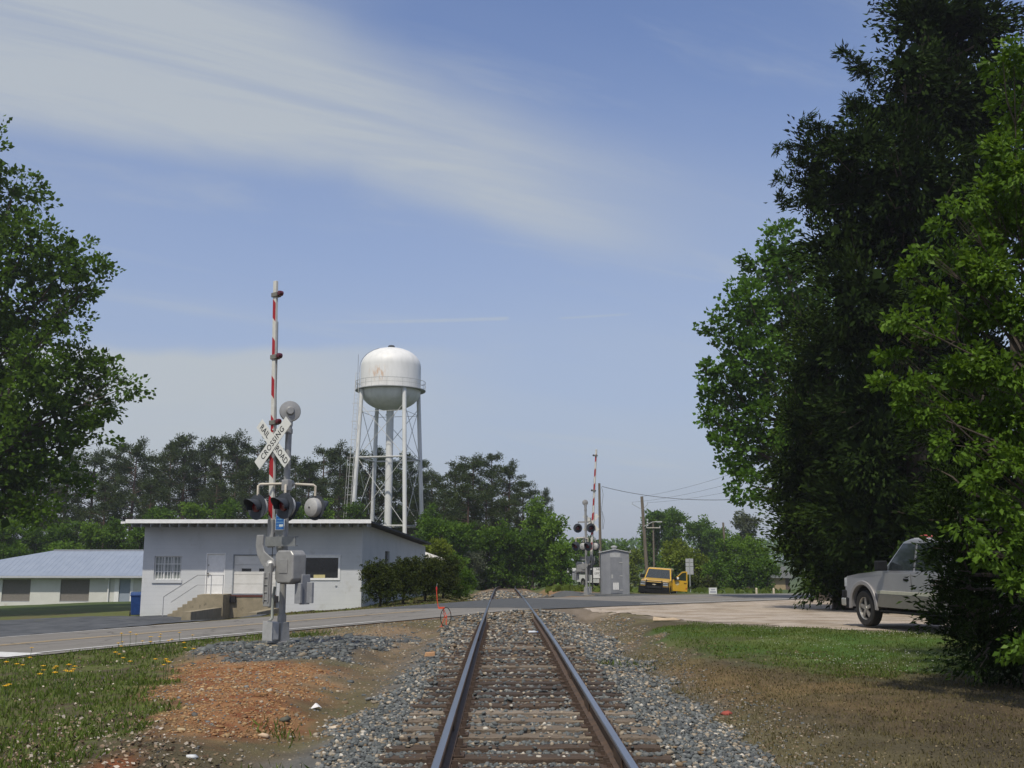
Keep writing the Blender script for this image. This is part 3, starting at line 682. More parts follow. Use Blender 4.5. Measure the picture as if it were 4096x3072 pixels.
p = gp(1720, 2632, -.3); tag(MB().add([(-.10, -.05, 0), (.10, -.06, 0), (.10, .05, 0), (-.09, .05, 0), (-.09, -.045, .06), (.09, -.055, .07), (.09, .045, .08), (-.08, .045, .07)], [(0, 3, 2, 1), (4, 5, 6, 7), (0, 1, 5, 4), (1, 2, 6, 5), (2, 3, 7, 6), (3, 0, 4, 7)]).build('wood_block', mat('tan_wood', (.42, .25, .13), (.33, .19, .10)), loc=(p.x, p.y, Tz(p.x, p.y))), 'tan wood block lying on the ballast left of the rail', 'wood block')
def rock(px, py, r, c, label, z=-.3, fl=.5):
    p = gp(px, py, z); v, f, cc = stones(np.array([[0, 0, 0]]), [r], np.array([c]), flat=fl)
    o = place('rock', npmesh('rock', v, f, ball_m, colors={'gcol': cc}), loc=(p.x, p.y, Tz(p.x, p.y) + r * fl * .35)); tag(o, label, 'rock')
rock(1141, 2876, .11, (.10, .098, .075), 'flat grey-brown rock at the lower edge of the orange clay')
rock(1050, 2935, .075, (.50, .38, .26), 'pale pinkish stone on the dirt below the orange clay')
rock(765, 3053, .05, (.55, .57, .57), 'smooth white stone at the bottom edge on the leaf litter')
rock(1337, 2920, .07, (.50, .42, .32), 'pale tan stone at the left edge of the ballast', -.4)
rock(775, 2902, .06, (.10, .095, .085), 'small dark stone at the lower left of the orange clay')
rock(2905, 2822, .07, (.30, .075, .055), 'reddish stone in the brown dirt right of the ballast')
p = gp(1262, 2800, -.25); tag(MB().add([(-.06, -.03, 0), (.05, -.04, .03), (.08, .02, .01), (.01, .06, .06), (-.05, .04, .02), (0, 0, .07)], [(0, 1, 5), (1, 2, 5), (2, 3, 5), (3, 4, 5), (4, 0, 5), (0, 4, 3, 2, 1)]).build('crumpled_paper', mat('white_paper', (.72, .70, .70)), loc=(p.x, p.y, Tz(p.x, p.y) + .01)), 'crumpled white paper scrap at the right edge of the orange clay', 'paper')
# ================================================================== BLOCK BUILDING (front wall faces the road)
blk = mat('painted_block', (.475, .49, .50), (.53, .54, .545), rough=.75, scale=.9, bump=.35, bscale=45, dirt=((.36, .35, .31), 1.1, .56, .45))
wht = mat('white_paint', (.74, .74, .73), (.66, .66, .65), rough=.6, scale=5)
offw = mat('aged_white_paint', (.62, .60, .55), (.54, .51, .45), rough=.7, scale=3, dirt=((.42, .36, .26), 4, .6, .5))
conc = mat('old_concrete', (.30, .255, .175), (.22, .19, .13), rough=.95, scale=2.5, bump=.5, bscale=35, dirt=((.10, .09, .065), 3, .56, .75))
blackm = mat('black_paint', (.02, .02, .022), (.03, .03, .03), rough=.6)
glassd = mat('dark_glass', (.010, .012, .013), (.016, .018, .020), rough=.12, spec=.6)
galv = mat('galvanized_pipe', (.40, .41, .42), (.33, .34, .35), rough=.5, metal=.4, scale=12)
roofd = mat('dark_roofing', (.035, .036, .040), (.055, .055, .058), rough=.9, scale=6)
BY = 50.0
BX0 = at(560, 2448, BY).x; BX1 = at(1444, 2420, BY).x; BY1 = 70.5; BX1b = at(1700, 2300, BY1).x
ZT0 = zat(2094, BY, 1000)            # wall top at the front
ZT1 = at(1722, 2185, BY1).z
bld = thing('block_building', 'low pale grey painted block building with flat overhanging roof and loading dock', 'building', (0, 0, 0))
def wall_holes(x0, x1, z0, z1, holes, y, th, pitch=.2032):
    """front wall made of vertical/horizontal strips round the openings (solid, butt-jointed)"""
    mb = MB(); xs = sorted({x0, x1} | {h[0] for h in holes} | {h[1] for h in holes}); 
    for a, b in zip(xs[:-1], xs[1:]):
        hs = sorted([(h[2], h[3]) for h in holes if h[0] <= a + 1e-6 and h[1] >= b - 1e-6]); z = z0
        for (p, q) in hs:
            if p > z: mb.bb(a, b, y, y + th, z, p)
            z = q
        if z < z1: mb.bb(a, b, y, y + th, z, z1)
    return mb
zx = lambda px: xat(px, BY, 2300)
HW = (zx(615), zx(723), zat(2318, BY, 670), zat(2225, BY, 670))       # barred window
HD = (zx(822), zx(900), zat(2377, BY, 860), zat(2212, BY, 860))       # door
HR = (zx(930), zx(1108), zat(2378, BY, 1000), zat(2217, BY, 1000))    # roller door
HP = (zx(1193), zx(1353), zat(2312, BY, 1290), zat(2231, BY, 1290))   # picture window
fw = wall_holes(BX0, BX1, -2.2, ZT0, [HW, HD, HR, HP], BY, .2)
wf = fw.build('front_wall', blk, bld)
# mortar joints: courses standing very slightly proud are too fine here, so thin recessed-look ledges every course
mj = MB()
crs = mat('block_joint', (.43, .44, .45), (.47, .48, .485), rough=.85)
def courses(mb, x0, x1, y, holes, z0, z1):
    z = z0
    while z < z1:
        segs = [(x0, x1)]
        for h in holes:
            if h[2] - .02 < z < h[3] + .02:
                ns = []
                for (a, b) in segs:
                    if h[0] > a: ns.append((a, min(b, h[0])))
                    if h[1] < b: ns.append((max(a, h[1]), b))
                    if h[1] <= a or h[0] >= b: pass
                segs = [(a, b) for a, b in ns if b - a > .01]
        for a, b in segs: mb.bb(a, b, y - .0015, y + .002, z - .004, z + .004)
        z += .2032
courses(mj, BX0, BX1, BY, [HW, HD, HR, HP], -1.1, ZT0 - .1)
mj.build('mortar_courses', crs, bld)['kind'] = 'stuff'
# side, back and far walls
sw = MB(); sv = Vector((BX1b - BX1, BY1 - BY, 0)).normalized(); L = sqrt((BX1b - BX1) ** 2 + (BY1 - BY) ** 2); nv = Vector((-sv.y, sv.x, 0))
def sidept(t, off, z): 
    p = Vector((BX1, BY, 0)) + sv * t + nv * off; return (p.x, p.y, z)
sh = [(at(1541, 2210, BY).x, 0)]
def side_t(px):   # distance along the side wall where the column px meets it
    d = ray(px, 2226); a = d.x / d.y
    t = (CAM.x + a * BY - BX1) / (sv.x - a * sv.y); return t
t0, t1 = side_t(1540), side_t(1558); zt = ZT0 + (ZT1 - ZT0)
def ztop(t): return ZT0 + (ZT1 - ZT0) * t / L
wz0, wz1 = 1.0, 1.85
def sbox(mb, ta, tb, o0, o1, za, zb0, zb1=None):
    if zb1 is None: zb1 = zb0
    mb.add([sidept(ta, o0, za), sidept(tb, o0, za), sidept(tb, o1, za), sidept(ta, o1, za), sidept(ta, o0, zb0), sidept(tb, o0, zb1), sidept(tb, o1, zb1), sidept(ta, o1, zb0)], [(0, 3, 2, 1), (4, 5, 6, 7), (0, 1, 5, 4), (1, 2, 6, 5), (2, 3, 7, 6), (3, 0, 4, 7)])
sbox(sw, .002, t0, 0, .2, -2.6, ztop(0), ztop(t0)); sbox(sw, t0, t1, 0, .2, -2.6, wz0); sbox(sw, t0, t1, 0, .2, wz1, ztop(t0), ztop(t1)); sbox(sw, t1, L, 0, .2, -2.6, ztop(t1), ztop(L))
sw.build('side_wall', blk, bld)
wmb = MB(); sbox(wmb, t0, t1, .12, .16, wz0, wz1); o = wmb.build('side_window', glassd, bld)
MB().bb(BX0, BX0 + .2, BY + .2, BY1, -2.6, ZT1).bb(BX0 + .2, BX1b - .2, BY1 - .2, BY1, -2.6, ZT1).build('back_wall', blk, bld)
# roof: white fascia in front, dark roofing behind
EZ0, EZ1 = zat(2092, BY - 1.3, 1000), zat(2081, BY - 1.3, 1000)
RX0 = at(504, 2086, BY - 1.3).x; RX1 = at(1484, 2086, BY - 1.3).x
roof = MB()
rb = at(1726, 2172, BY1 + .4)
roof.add([(RX0, BY - 1.28, EZ0 + .03), (RX1, BY - 1.28, EZ0 + .03), (rb.x, BY1 + .4, rb.z - .12), (RX0, BY1 + .4, rb.z - .12), (RX0, BY - 1.28, EZ1 - .02), (RX1, BY - 1.28, EZ1 - .02), (rb.x, BY1 + .4, rb.z), (RX0, BY1 + .4, rb.z)],
   [(0, 3, 2, 1), (4, 5, 6, 7), (0, 1, 5, 4), (1, 2, 6, 5), (2, 3, 7, 6), (3, 0, 4, 7)])
ro = roof.build('roof', roofd, bld)
MB().bb(RX0 - .02, RX1 + .01, BY - 1.32, BY - 1.285, EZ0 - .01, EZ1 + .04).build('fascia', wht, ro)
MB().bb(RX0 - .22, RX0 - .02, BY - 1.36, BY - 1.26, EZ0 - .03, EZ0 + .07).build('gutter_end', wht, ro)
soff = mat('soffit_board', (.30, .31, .32), (.24, .25, .26), rough=.9)
raf = MB().bb(-.022, .022, -1.22, 0, -.19, 0).mesh('rafter_tail'); raf.materials.append(soff)
xr_ = RX0 + .25
while xr_ < RX1 - .1:
    o = place('rafter_tail', raf, ro, loc=(xr_, BY, EZ0 + .02)); xr_ += .445
# window with bars and panes
def frame(mb, x0, x1, z0, z1, y0, y1, w):
    mb.bb(x0, x1, y0, y1, z1 - w, z1); mb.bb(x0, x1, y0, y1, z0, z0 + w); mb.bb(x0, x0 + w, y0, y1, z0 + w, z1 - w); mb.bb(x1 - w, x1, y0, y1, z0 + w, z1 - w); return mb
x0, x1, z0, z1 = HW
w1 = frame(MB(), x0, x1, z0, z1, BY + .10, BY + .16, .04)
for i in (1, 2): w1.bb(x0 + (x1 - x0) * i / 3 - .018, x0 + (x1 - x0) * i / 3 + .018, BY + .101, BY + .159, z0 + .04, z1 - .04)
for j in (1, 2): w1.bb(x0 + .04, x1 - .04, BY + .095, BY + .155, z0 + (z1 - z0) * j / 3 - .018, z0 + (z1 - z0) * j / 3 + .018)
wo_ = w1.build('window', wht, bld, label='window with small panes behind white bars')
pg = mat('dim_pane', (.16, .18, .18), (.30, .32, .30), rough=.15, scale=3, spec=.6)
pm = MB().bb(-(x1 - x0) / 6 + .02, (x1 - x0) / 6 - .02, 0, .008, -(z1 - z0) / 6 + .02, (z1 - z0) / 6 - .02).mesh('pane'); pm.materials.append(pg)
for i in range(3):
    for j in range(3): place('pane', pm, wo_, loc=(x0 + (x1 - x0) * (i + .5) / 3, BY + .125, z0 + (z1 - z0) * (j + .5) / 3))
bm_ = MB().bb(-.010, .010, -.008, .008, 0, z1 - z0 - .02).mesh('bar'); bm_.materials.append(wht)
nb = 9
for i in range(nb): place('bar', bm_, wo_, loc=(x0 + .05 + (x1 - x0 - .10) * i / (nb - 1), BY + .05, z0 + .01))
MB().bb(x0 - .07, x1 + .07, BY - .06, BY + .1, z0 - .16, z0 - .002).build('sill', blk, wo_)
# door
x0, x1, z0, z1 = HD
dr = MB().bb(x0 + .05, x1 - .05, BY + .06, BY + .10, z0 + .02, z1 - .05).build('door', wht, bld, bevel=.004)
frame(MB(), x0, x1, z0 - .03, z1, BY - .012, BY + .12, .05).build('frame', wht, dr)
MB().bb(x0 + .09, x0 + .13, BY + .01, BY + .06, z0 + .85, z0 + 1.02).bb(x0 + .10, x0 + .14, BY + .03, BY + .06, z0 + 1.35, z0 + 1.40).bb(x0 + .12, x0 + .24, BY + .012, BY + .03, z0 + .93, z0 + .955).build('handle', mat('brass_hardware', (.16, .13, .08), rough=.4, metal=.6), dr)
hin = MB().bb(-.03, .0, -.012, .012, -.05, .05).mesh('hinge'); hin.materials.append(galv)
for hzv in (.25, 1.0, 1.75): place('hinge', hin, dr, loc=(x1 - .04, BY + .05, z0 + hzv))
# roller door of stacked panels
x0, x1, z0, z1 = HR
rd = MB()
rdm = mat('overhead_door_paint', (.64, .63, .60), (.56, .55, .51), rough=.6, scale=2, dirt=((.45, .40, .32), 1.3, .60, .45))
frame(rd, x0, x1, z0, z1, BY - .02, BY + .10, .05); rdo = rd.build('overhead_door', mat('grey_door_jamb', (.22, .24, .26), (.28, .30, .31)), bld)
np_ = 4; hh = (z1 - z0 - .10) / np_
for j in range(np_):
    za, zb = z0 + .05 + hh * j, z0 + .05 + hh * (j + 1)
    pnl = MB()
    if j == 2:
        wlist = [(x0 + .42, x0 + .88), (x1 - .88, x1 - .42)]; zc = (za + zb) / 2
        xs = [x0 + .05, wlist[0][0], wlist[0][1], wlist[1][0], wlist[1][1], x1 - .05]
        for q in range(5):
            if q in (1, 3):
                pnl.bb(xs[q], xs[q + 1], BY + .04, BY + .08, za, zc - .09); pnl.bb(xs[q], xs[q + 1], BY + .04, BY + .08, zc + .05, zb - .012)
            else: pnl.bb(xs[q], xs[q + 1], BY + .04, BY + .08, za, zb - .012)
        po = pnl.build('panel', rdm, rdo)
        for (a, b) in wlist: MB().bb(a + .002, b - .002, BY + .055, BY + .062, zc - .088, zc + .048).build('pane', glassd, po)
    else:
        pnl.bb(x0 + .05, x1 - .05, BY + .04, BY + .08, za, zb - .012); pnl.build('panel', rdm, rdo)
# picture window
x0, x1, z0, z1 = HP
pwf = frame(MB(), x0 - .02, x1 + .09, z0 - .10, z1 + .10, BY - .04, BY + .03, .10).bb(x0 - .05, x1 + .12, BY - .07, BY + .02, z1 + .102, z1 + .15)
pwo = pwf.build('picture_window', wht, bld, label='wide dark shop window with white frame')
MB().bb(x0, x1 + .02, BY + .06, BY + .07, z0 - .02, z1 + .02).build('pane', glassd, pwo)
ysm = mat('yellow_sign', (.50, .44, .22), (.44, .39, .18), rough=.7)
ysx = zx(1254); ys = MB().bb(ysx, ysx + .55, BY + .035, BY + .045, z0 + .0, z0 + .155); yso = ys.build('window_sign', ysm, pwo)
def text(body, size, m, parent, loc, rot, name='lettering', ext=.002, align='CENTER', sx=1.0, space=1.0):
    cu = bpy.data.curves.new(name, 'FONT'); cu.body = body; cu.size = size; cu.extrude = ext; cu.align_x = align; cu.align_y = 'CENTER'; cu.space_character = space; cu.resolution_u = 3
    o = bpy.data.objects.new(name + '_t', cu); COL.objects.link(o)
    me = bpy.data.meshes.new_from_object(o); bpy.data.objects.remove(o)
    me.materials.clear(); me.materials.append(m)
    o = bpy.data.objects.new(name, me); COL.objects.link(o); o.location = loc; o.rotation_euler = rot; o.scale = (sx, 1, 1)
    if parent is not None: o.parent = parent
    return o
# electric meter dot and wall vent
MB().bb(zx(1342), zx(1350), BY - .04, BY - .005, zat(2345, BY), zat(2341, BY)).build('vent_cap', galv, bld)
# ------------------------------------------------------------------ loading dock and stairs
dk = thing('loading_dock', 'stained concrete loading dock pit with rusty edge below the overhead door', 'loading dock')
dx0, dx1 = zx(893), zx(1108); dz = zat(2382, BY, 1000)
MB().bb(dx0, dx1, BY - .12, BY - .024, -1.9, dz - .06).build('dock_face', conc, dk)
MB().bb(dx0, dx1, BY - .15, BY - .022, dz - .058, dz + .02).build('steel_edge', mat('rusted_steel', (.13, .045, .030), (.09, .035, .028), rough=.9), dk)
bpm = MB().bb(-.27, .27, -.12, 0, -.30, 0).mesh('dock_bumper'); bpm.materials.append(mat('black_rubber', (.018, .018, .02), rough=.8))
for px in (929, 1098): place('dock_bumper', bpm, dk, loc=(zx(px), BY - .152, dz - .02))
def wing(pa, pb, wdt, zt_a, zt_b):
    a = Vector(pa); b = Vector(pb); d = (b - a).normalized(); n = Vector((-d.y, d.x, 0)) * wdt / 2
    v = []
    for p, zt_ in ((a, zt_a), (b, zt_b)):
        for s in (-1, 1):
            q = p + n * s; v += [(q.x, q.y, -2.1), (q.x, q.y, zt_)]
    return MB().add(v, [(0, 1, 3, 2), (4, 6, 7, 5), (0, 4, 5, 1), (2, 3, 7, 6), (1, 5, 7, 3), (0, 2, 6, 4)])
pa = at(745, 2448, 41); pb = at(872, 2430, 48.3)
wing((pa.x, pa.y, 0), (pb.x, pb.y, 0), .35, pa.z, pb.z).build('wing_wall', conc, dk)
pa = at(1010, 2450, 42); pb = at(1102, 2432, 49.6)
wing((pa.x, pa.y, 0), (pb.x, pb.y, 0), .35, pa.z, pb.z).build('wing_wall', conc, dk)
stt = thing('entrance_stairs', 'concrete entrance stairs with pipe handrail left of the loading dock', 'stairs')
SY = BY - 1.45; sxl, sxr = xat(789, SY, 2380), xat(893, SY, 2380); sz = zat(2379, BY - 1.4, 840)
MB().bb(sxl, sxr, SY, BY - .014, -1.9, sz).build('landing', conc, stt)
nst = 6; gz_ = Tz(sxl - 2, SY); run = (sxl - xat(671, SY, 2440)) / nst; rise = (sz - gz_ + .03) / (nst + 1)
for i in range(nst):
    MB().bb(sxl - run * (i + 1), sxl - run * i - .002, SY, BY - .014, -1.9, sz - rise * (i + 1)).build('step', conc, stt)
hr = MB(); yh = SY + .08; r_ = .022
tr = [(sxr - .05, yh, sz + .0), (sxr - .05, yh, sz + .90)]
xA, zA = sxl - .05, sz + .90; xB, zB = sxl - run * nst - .25, gz_ + .90
hr.tube([(sxr - .05, yh, sz - .05), (sxr - .05, yh, zA)], r_, 6).tube([(sxr - .05, yh, zA), (xA, yh, zA), (xB, yh, zB)], r_, 6).tube([(sxr - .05, yh, zA - .45), (xA, yh, zA - .45), (xB + .35, yh, zB - .45 + .2)], r_ * .8, 6)
hr.tube([(xB, yh, zB), (xB, yh, gz_ - .05)], r_, 6).tube([(sxl + .6, yh, zA), (sxl + .6, yh, sz)], r_, 6)
hr.build('handrail', galv, stt)
# blue cart
cart = thing('wheeled_bin', 'tall blue wheeled rubbish bin at the left corner of the block building', 'bin', (at(549, 2440, 50.4).x, 50.3, Tz(at(549, 2440, 50.4).x, 50.3) + .0), R(20))
blue = mat('blue_bin_plastic', (.020, .060, .19), (.014, .042, .14), rough=.45)
cb = MB().add([(-.24, -.26, .06), (.24, -.26, .06), (.24, .24, .06), (-.24, .24, .06), (-.30, -.34, 1.0), (.30, -.34, 1.0), (.30, .34, 1.0), (-.30, .34, 1.0)], [(0, 3, 2, 1), (4, 5, 6, 7), (0, 1, 5, 4), (1, 2, 6, 5), (2, 3, 7, 6), (3, 0, 4, 7)])
cb.build('bin_body', blue, cart, bevel=.03)
MB().bb(-.325, .325, -.365, .365, .96, 1.00).build('rim', blue, cart, bevel=.01)
MB().add([(-.32, -.36, 1.005), (.32, -.36, 1.005), (.32, .40, 1.07), (-.32, .40, 1.07), (-.28, -.30, 1.07), (.28, -.30, 1.07), (.28, .36, 1.13), (-.28, .36, 1.13)], [(0, 3, 2, 1), (4, 5, 6, 7), (0, 1, 5, 4), (1, 2, 6, 5), (2, 3, 7, 6), (3, 0, 4, 7)]).build('lid', blue, cart)
wl = MB().lathe([(0, -.03), (.13, -.03), (.13, .03), (0, .03)], 14, axis='X').mesh('wheel'); wl.materials.append(blackm)
for s in (-.28, .28): place('wheel', wl, cart, loc=(s, .28, .13))
MB().bb(-.2, .1, -.30, -.27, .99, 1.05).build('bag_edge', wht, cart)
# ------------------------------------------------------------------ long shed far left
SD = 91.0
shd = thing('storage_shed', 'long low white storage shed with blue-grey metal roof and roller doors', 'shed')
sx1 = at(575, 2360, SD).x + 4.5; sx0 = at(-330, 2360, SD).x
szt = zat(2308, SD, 200); sg = -2.7
shw = mat('shed_block_paint', (.60, .60, .56), (.54, .54, .50), rough=.8, scale=.8, dirt=((.34, .27, .17), .7, .58, .45))
doors = [(at(8, 2360, SD).x, at(121, 2360, SD).x), (at(241, 2360, SD).x, at(357, 2360, SD).x), (at(-225, 2360, SD).x, at(-110, 2360, SD).x)]
md = (at(476, 2360, SD).x, at(521, 2360, SD).x)
zd = zat(2317, SD, 200); zb_ = zat(2408, SD, 200)
holes = [(a, b, zb_, zd) for a, b in doors] + [(md[0], md[1], zb_, zd)]
wall_holes(sx0, sx1, sg - .6, szt, holes, SD, .25).build('front_wall', shw, shd)
MB().bb(sx0, sx0 + .25, SD + .25, SD + 9, sg - 1, szt).bb(sx1 - .25, sx1, SD + .25, SD + 9, sg - 1, szt).bb(sx0 + .25, sx1 - .25, SD + 8.75, SD + 9, sg - 1, szt).build('rear_walls', shw, shd)
rlm = mat('roller_slat_grey', (.235, .215, .195), (.20, .185, .165), rough=.6)
for a, b in doors:
    mb = MB(); z = zb_ + .08
    vs = []; fs = []; i = 0
    while z < zd - .02:
        mb.add([(a, SD + .12, z), (b, SD + .12, z), (b, SD + .08, z + .045), (a, SD + .08, z + .045), (b, SD + .12, z + .09), (a, SD + .12, z + .09)], [(0, 1, 2, 3), (3, 2, 4, 5)]); z += .09
    o = mb.build('roller_door', rlm, shd); MB().bb(a, b, SD + .06, SD + .14, zb_ - .02, zb_ + .08).build('bottom_bar', galv, o)
MB().bb(md[0] + .04, md[1] - .04, SD + .06, SD + .12, zb_, zd).build('door', mat('blue_grey_door', (.27, .31, .36), (.24, .28, .33)), shd)
MB().bb(md[1], md[1] + .25, SD - .03, SD - .002, zb_, szt).bb(at(458, 2360, SD).x, md[0], SD - .03, SD - .002, zb_, szt).build('door_trim', wht, shd)
ds = MB().tube([(at(437, 2330, SD).x, SD - .12, szt), (at(437, 2330, SD).x, SD - .12, sg + .3)], .07, 8); ds.build('downspout', wht, shd)
MB().bb(sx0 - .6, sx1 + .5, SD - .75, SD - .55, szt - .06, szt + .10).build('gutter', mat('pale_gutter', (.45, .46, .48), (.38, .39, .42)), shd)
MB().lathe([(0, -.2), (.16, -.16), (.2, 0), (.12, .12), (0, .14)], 10, origin=(at(433, 2312, SD).x, SD - .15, szt - .05)).build('wall_lamp', wht, shd)
rmt = mat('blue_grey_metal_roof', (.27, .31, .38), (.24, .28, .35), rough=.45, scale=1.2, metal=.2, dirt=((.26, .29, .33), 2, .62, .3))
ridz = zat(2203, SD + 4.3, 400); hipx = at(217, 2203, SD + 4.3).x; ea = SD - .7; ez = szt + .10; ry = SD + 4.3
exl = at(-60, 2300, SD).x - 1.5; exl = sx0 - .7
# the hip line runs from the left eave corner to the ridge end; panels are clipped along it
def topy(x): 
    hl = at(-5, 2290, SD + 1.2).x    # where the hip crosses the left edge of the view
    t = (x - exl) / (hipx - exl); return max(0.0, min(1.0, t))
x = exl; pw = .46
while x < sx1 + .5:
    xa, xb = x, min(x + pw - .002, sx1 + .5); ta, tb = topy(xa), topy(xb)
    ya, yb = ea + (ry - ea) * ta, ea + (ry - ea) * tb; za, zb2 = ez + (ridz - ez) * ta, ez + (ridz - ez) * tb
    mb = MB().add([(xa, ea, ez), (xb, ea, ez), (xb, yb, zb2), (xa, ya, za), (xa, ea, ez + .03), (xb, ea, ez + .03), (xb, yb, zb2 + .03), (xa, ya, za + .03)], [(0, 3, 2, 1), (4, 5, 6, 7), (0, 1, 5, 4), (1, 2, 6, 5), (2, 3, 7, 6), (3, 0, 4, 7)])
    mb.add([(xa, ea, ez + .032), (xa + .04, ea, ez + .032), (xa + .04, ya, za + .032), (xa, ya, za + .032), (xa + .01, ea, ez + .045), (xa + .03, ea, ez + .045), (xa + .03, ya, za + .045), (xa + .01, ya, za + .045)], [(4, 5, 6, 7), (0, 1, 5, 4), (1, 2, 6, 5), (3, 0, 4, 7)])
    mb.build('roof_panel', rmt, shd); x += pw
MB().add([(hipx, ry, ridz + .03), (sx1 + .5, ry, ridz + .03), (sx1 + .5, SD + 9.6, ez), (exl, SD + 9.6, ez), (exl, ea, ez)], [(0, 1, 2, 3), (0, 3, 4)]).build('rear_roof', rmt, shd)
MB().bb(hipx, sx1 + .5, ry - .12, ry + .12, ridz + .03, ridz + .09).build('ridge_cap', mat('pale_ridge', (.5, .53, .58)), shd)
# lean-to behind the block building
ln = thing('lean_to', 'small lean-to with sloping white metal roof behind the block building', 'lean-to')
a = at(1690, 2193, 74); b = at(1795, 2240, 74); c = at(1700, 2222, 71.5); d = at(1790, 2243, 71.5)
MB().add([(a.x - 2, a.y, a.z + .5), tuple(b), tuple(d), (c.x - 2, c.y, c.z + .2), (a.x - 2, a.y, a.z + .42), (b.x, b.y, b.z - .08), (d.x, d.y, d.z - .08), (c.x - 2, c.y, c.z + .12)], [(0, 3, 2, 1), (4, 5, 6, 7), (0, 1, 5, 4), (1, 2, 6, 5), (2, 3, 7, 6), (3, 0, 4, 7)]).build('roof', offw, ln)
MB().bb(a.x - 2, b.x - .4, 72.0, 74, -2.5, b.z - .1).build('wall', mat('brown_siding', (.12, .10, .08), (.09, .075, .06)), ln)
# ================================================================== WATER TOWER
WD = 125.0; wc = at(1549, 2226, WD); wc.z = 0
wt = thing('water_tower', 'white steel water tower with rust patches on four legs and a central riser', 'water tower', (wc.x, wc.y, 0))
twm = mat('tower_white_paint', (.64, .64, .62), (.57, .58, .57), rough=.55, scale=.35, dirt=((.40, .40, .38), .9, .60, .45))
tb = bpy.data.materials.new('tank_white_paint'); tb.use_nodes = True; h = G(tb.node_tree); bs = tb.node_tree.nodes['Principled BSDF']
tcn = tb.node_tree.nodes.new('ShaderNodeTexCoord'); sxn = tb.node_tree.nodes.new('ShaderNodeSeparateXYZ'); h.link(tcn.outputs['Object'], sxn.inputs[0]); OX, OY, OZ = sxn.outputs
mpn = tb.node_tree.nodes.new('ShaderNodeMapping'); mpn.inputs['Scale'].default_value = (1.6, 1.6, .35); h.link(tcn.outputs['Object'], mpn.inputs[0])
stn = h.noise(mpn.outputs[0], 1.2, 5, .6); rn = h.noise(mpn.outputs[0], 2.6, 6, .7)
bcol_ = h.mix(h.ss(stn, .35, .7), (.68, .68, .66), (.60, .60, .58))
zt_mid = zat(1490, WD - 3.7, 1500)
patch = h.m('MULTIPLY', h.ss(h.m('ABSOLUTE', h.m('ADD', OX, 1.15)), 1.5, .3), h.ss(h.m('ABSOLUTE', h.m('SUBTRACT', OZ, zt_mid)), 1.3, .2))
patch = h.m('MULTIPLY', patch, h.ss(OY, 0, -1))
bcol_ = h.mix(h.m('MULTIPLY', h.m('MULTIPLY', patch, h.ss(rn, .46, .56)), .8), bcol_, (.50, .30, .16))
bcol_ = h.mix(h.m('MULTIPLY', h.ss(rn, .66, .74), .5), bcol_, (.42, .33, .25))
h.link(bcol_, bs.inputs['Base Color']); bs.inputs['Roughness'].default_value = .5
z_top = zat(1393, WD, 1566); z_sh = zat(1447, WD - 3.7, 1566); z_bal = zat(1543, WD - 3.9, 1566); z_bot = zat(1642, WD, 1566)
RT = 3.72; prof = []
for i in range(11):
    a = i / 10 * pi / 2; prof.append((RT * sin(a) ** .92 if i else 0, z_sh + (z_top - z_sh) * cos(a)))
prof += [(RT, z_bal + .4), (RT, z_bal)]
for i in range(1, 13):
    a = i / 12 * pi / 2; prof.append((max(.46, RT * cos(a)) if i < 12 else .46, z_bal - (z_bal - z_bot) * sin(a)))
MB().lathe(prof[::-1], 56).build('tank', tb, wt, True)
MB().lathe([(0, z_top + .02), (.42, z_top + .02), (.42, z_top + .26), (.30, z_top + .36), (0, z_top + .40)][::-1], 16).build('roof_vent', mat('dark_vent', (.06, .07, .08)), wt)
MB().lathe([(RT + .01, z_bal - .05), (RT + .62, z_bal - .05), (RT + .62, z_bal + .04), (RT + .01, z_bal + .04)][::-1], 56).build('balcony_floor', mat('balcony_steel', (.36, .37, .37), (.30, .31, .31)), wt)
brl = MB()
def ring(mb, r, z, t, n=56): 
    pts = [(r * cos(2 * pi * i / n), r * sin(2 * pi * i / n), z) for i in range(n + 1)]; mb.tube(pts, t, 5, cap=False)
rr = RT + .58
ring(brl, rr, z_bal + 1.05, .035); ring(brl, rr, z_bal + .55, .022)
for i in range(28):
    a = 2 * pi * i / 28; brl.tube([(rr * cos(a), rr * sin(a), z_bal + .04), (rr * cos(a), rr * sin(a), z_bal + 1.05)], .022, 4)
brl.build('balcony_rail', mat('rail_grey', (.42, .43, .42)), wt)
RB, RTp = 5.0, 3.86; tg = -3.0
angs = {'A': pi + R(31.5), 'C': -R(58.5), 'D': R(31.5), 'B': R(121.5)}
zl = z_bal - .1; LEG = {}
for kx, a in angs.items():
    p0 = Vector((cos(a) * RTp, sin(a) * RTp, zl)); p1 = Vector((cos(a) * RB, sin(a) * RB, tg)); LEG[kx] = (p0, p1)
    MB().tube([p0, p1], .26, 14).build('leg', twm, wt, True)
riser = MB().tube([(0, 0, z_bot + .3), (0, 0, tg)], .45, 20); riser.build('riser', twm, wt, True)
fl_ = MB().lathe([(.47, -.07), (.55, -.07), (.55, .07), (.47, .07)], 20, origin=(0, 0, z_bot - .55)).lathe([(.46, -.05), (.53, -.05), (.53, .05), (.46, .05)], 20, origin=(0, 0, zat(1828, WD, 1540)))
fl_.build('riser_flange', twm, wt)
def legp(kx, z): p0, p1 = LEG[kx]; t = (p0.z - z) / (p0.z - p1.z); return p0 + (p1 - p0) * t
zm = zat(1836, WD, 1560); zb3 = zat(2106, WD, 1560); zu = zat(1655, WD, 1560)
st_ = mat('strut_steel', (.50, .50, .48), (.42, .42, .40)); order = ['A', 'C', 'D', 'B']
for zlev, w_ in ((zm, .10), (zb3, .10)):
    for i in range(4):
        a, b = legp(order[i], zlev), legp(order[(i + 1) % 4], zlev); MB().tube([a, b], w_, 6).build('strut', st_, wt)
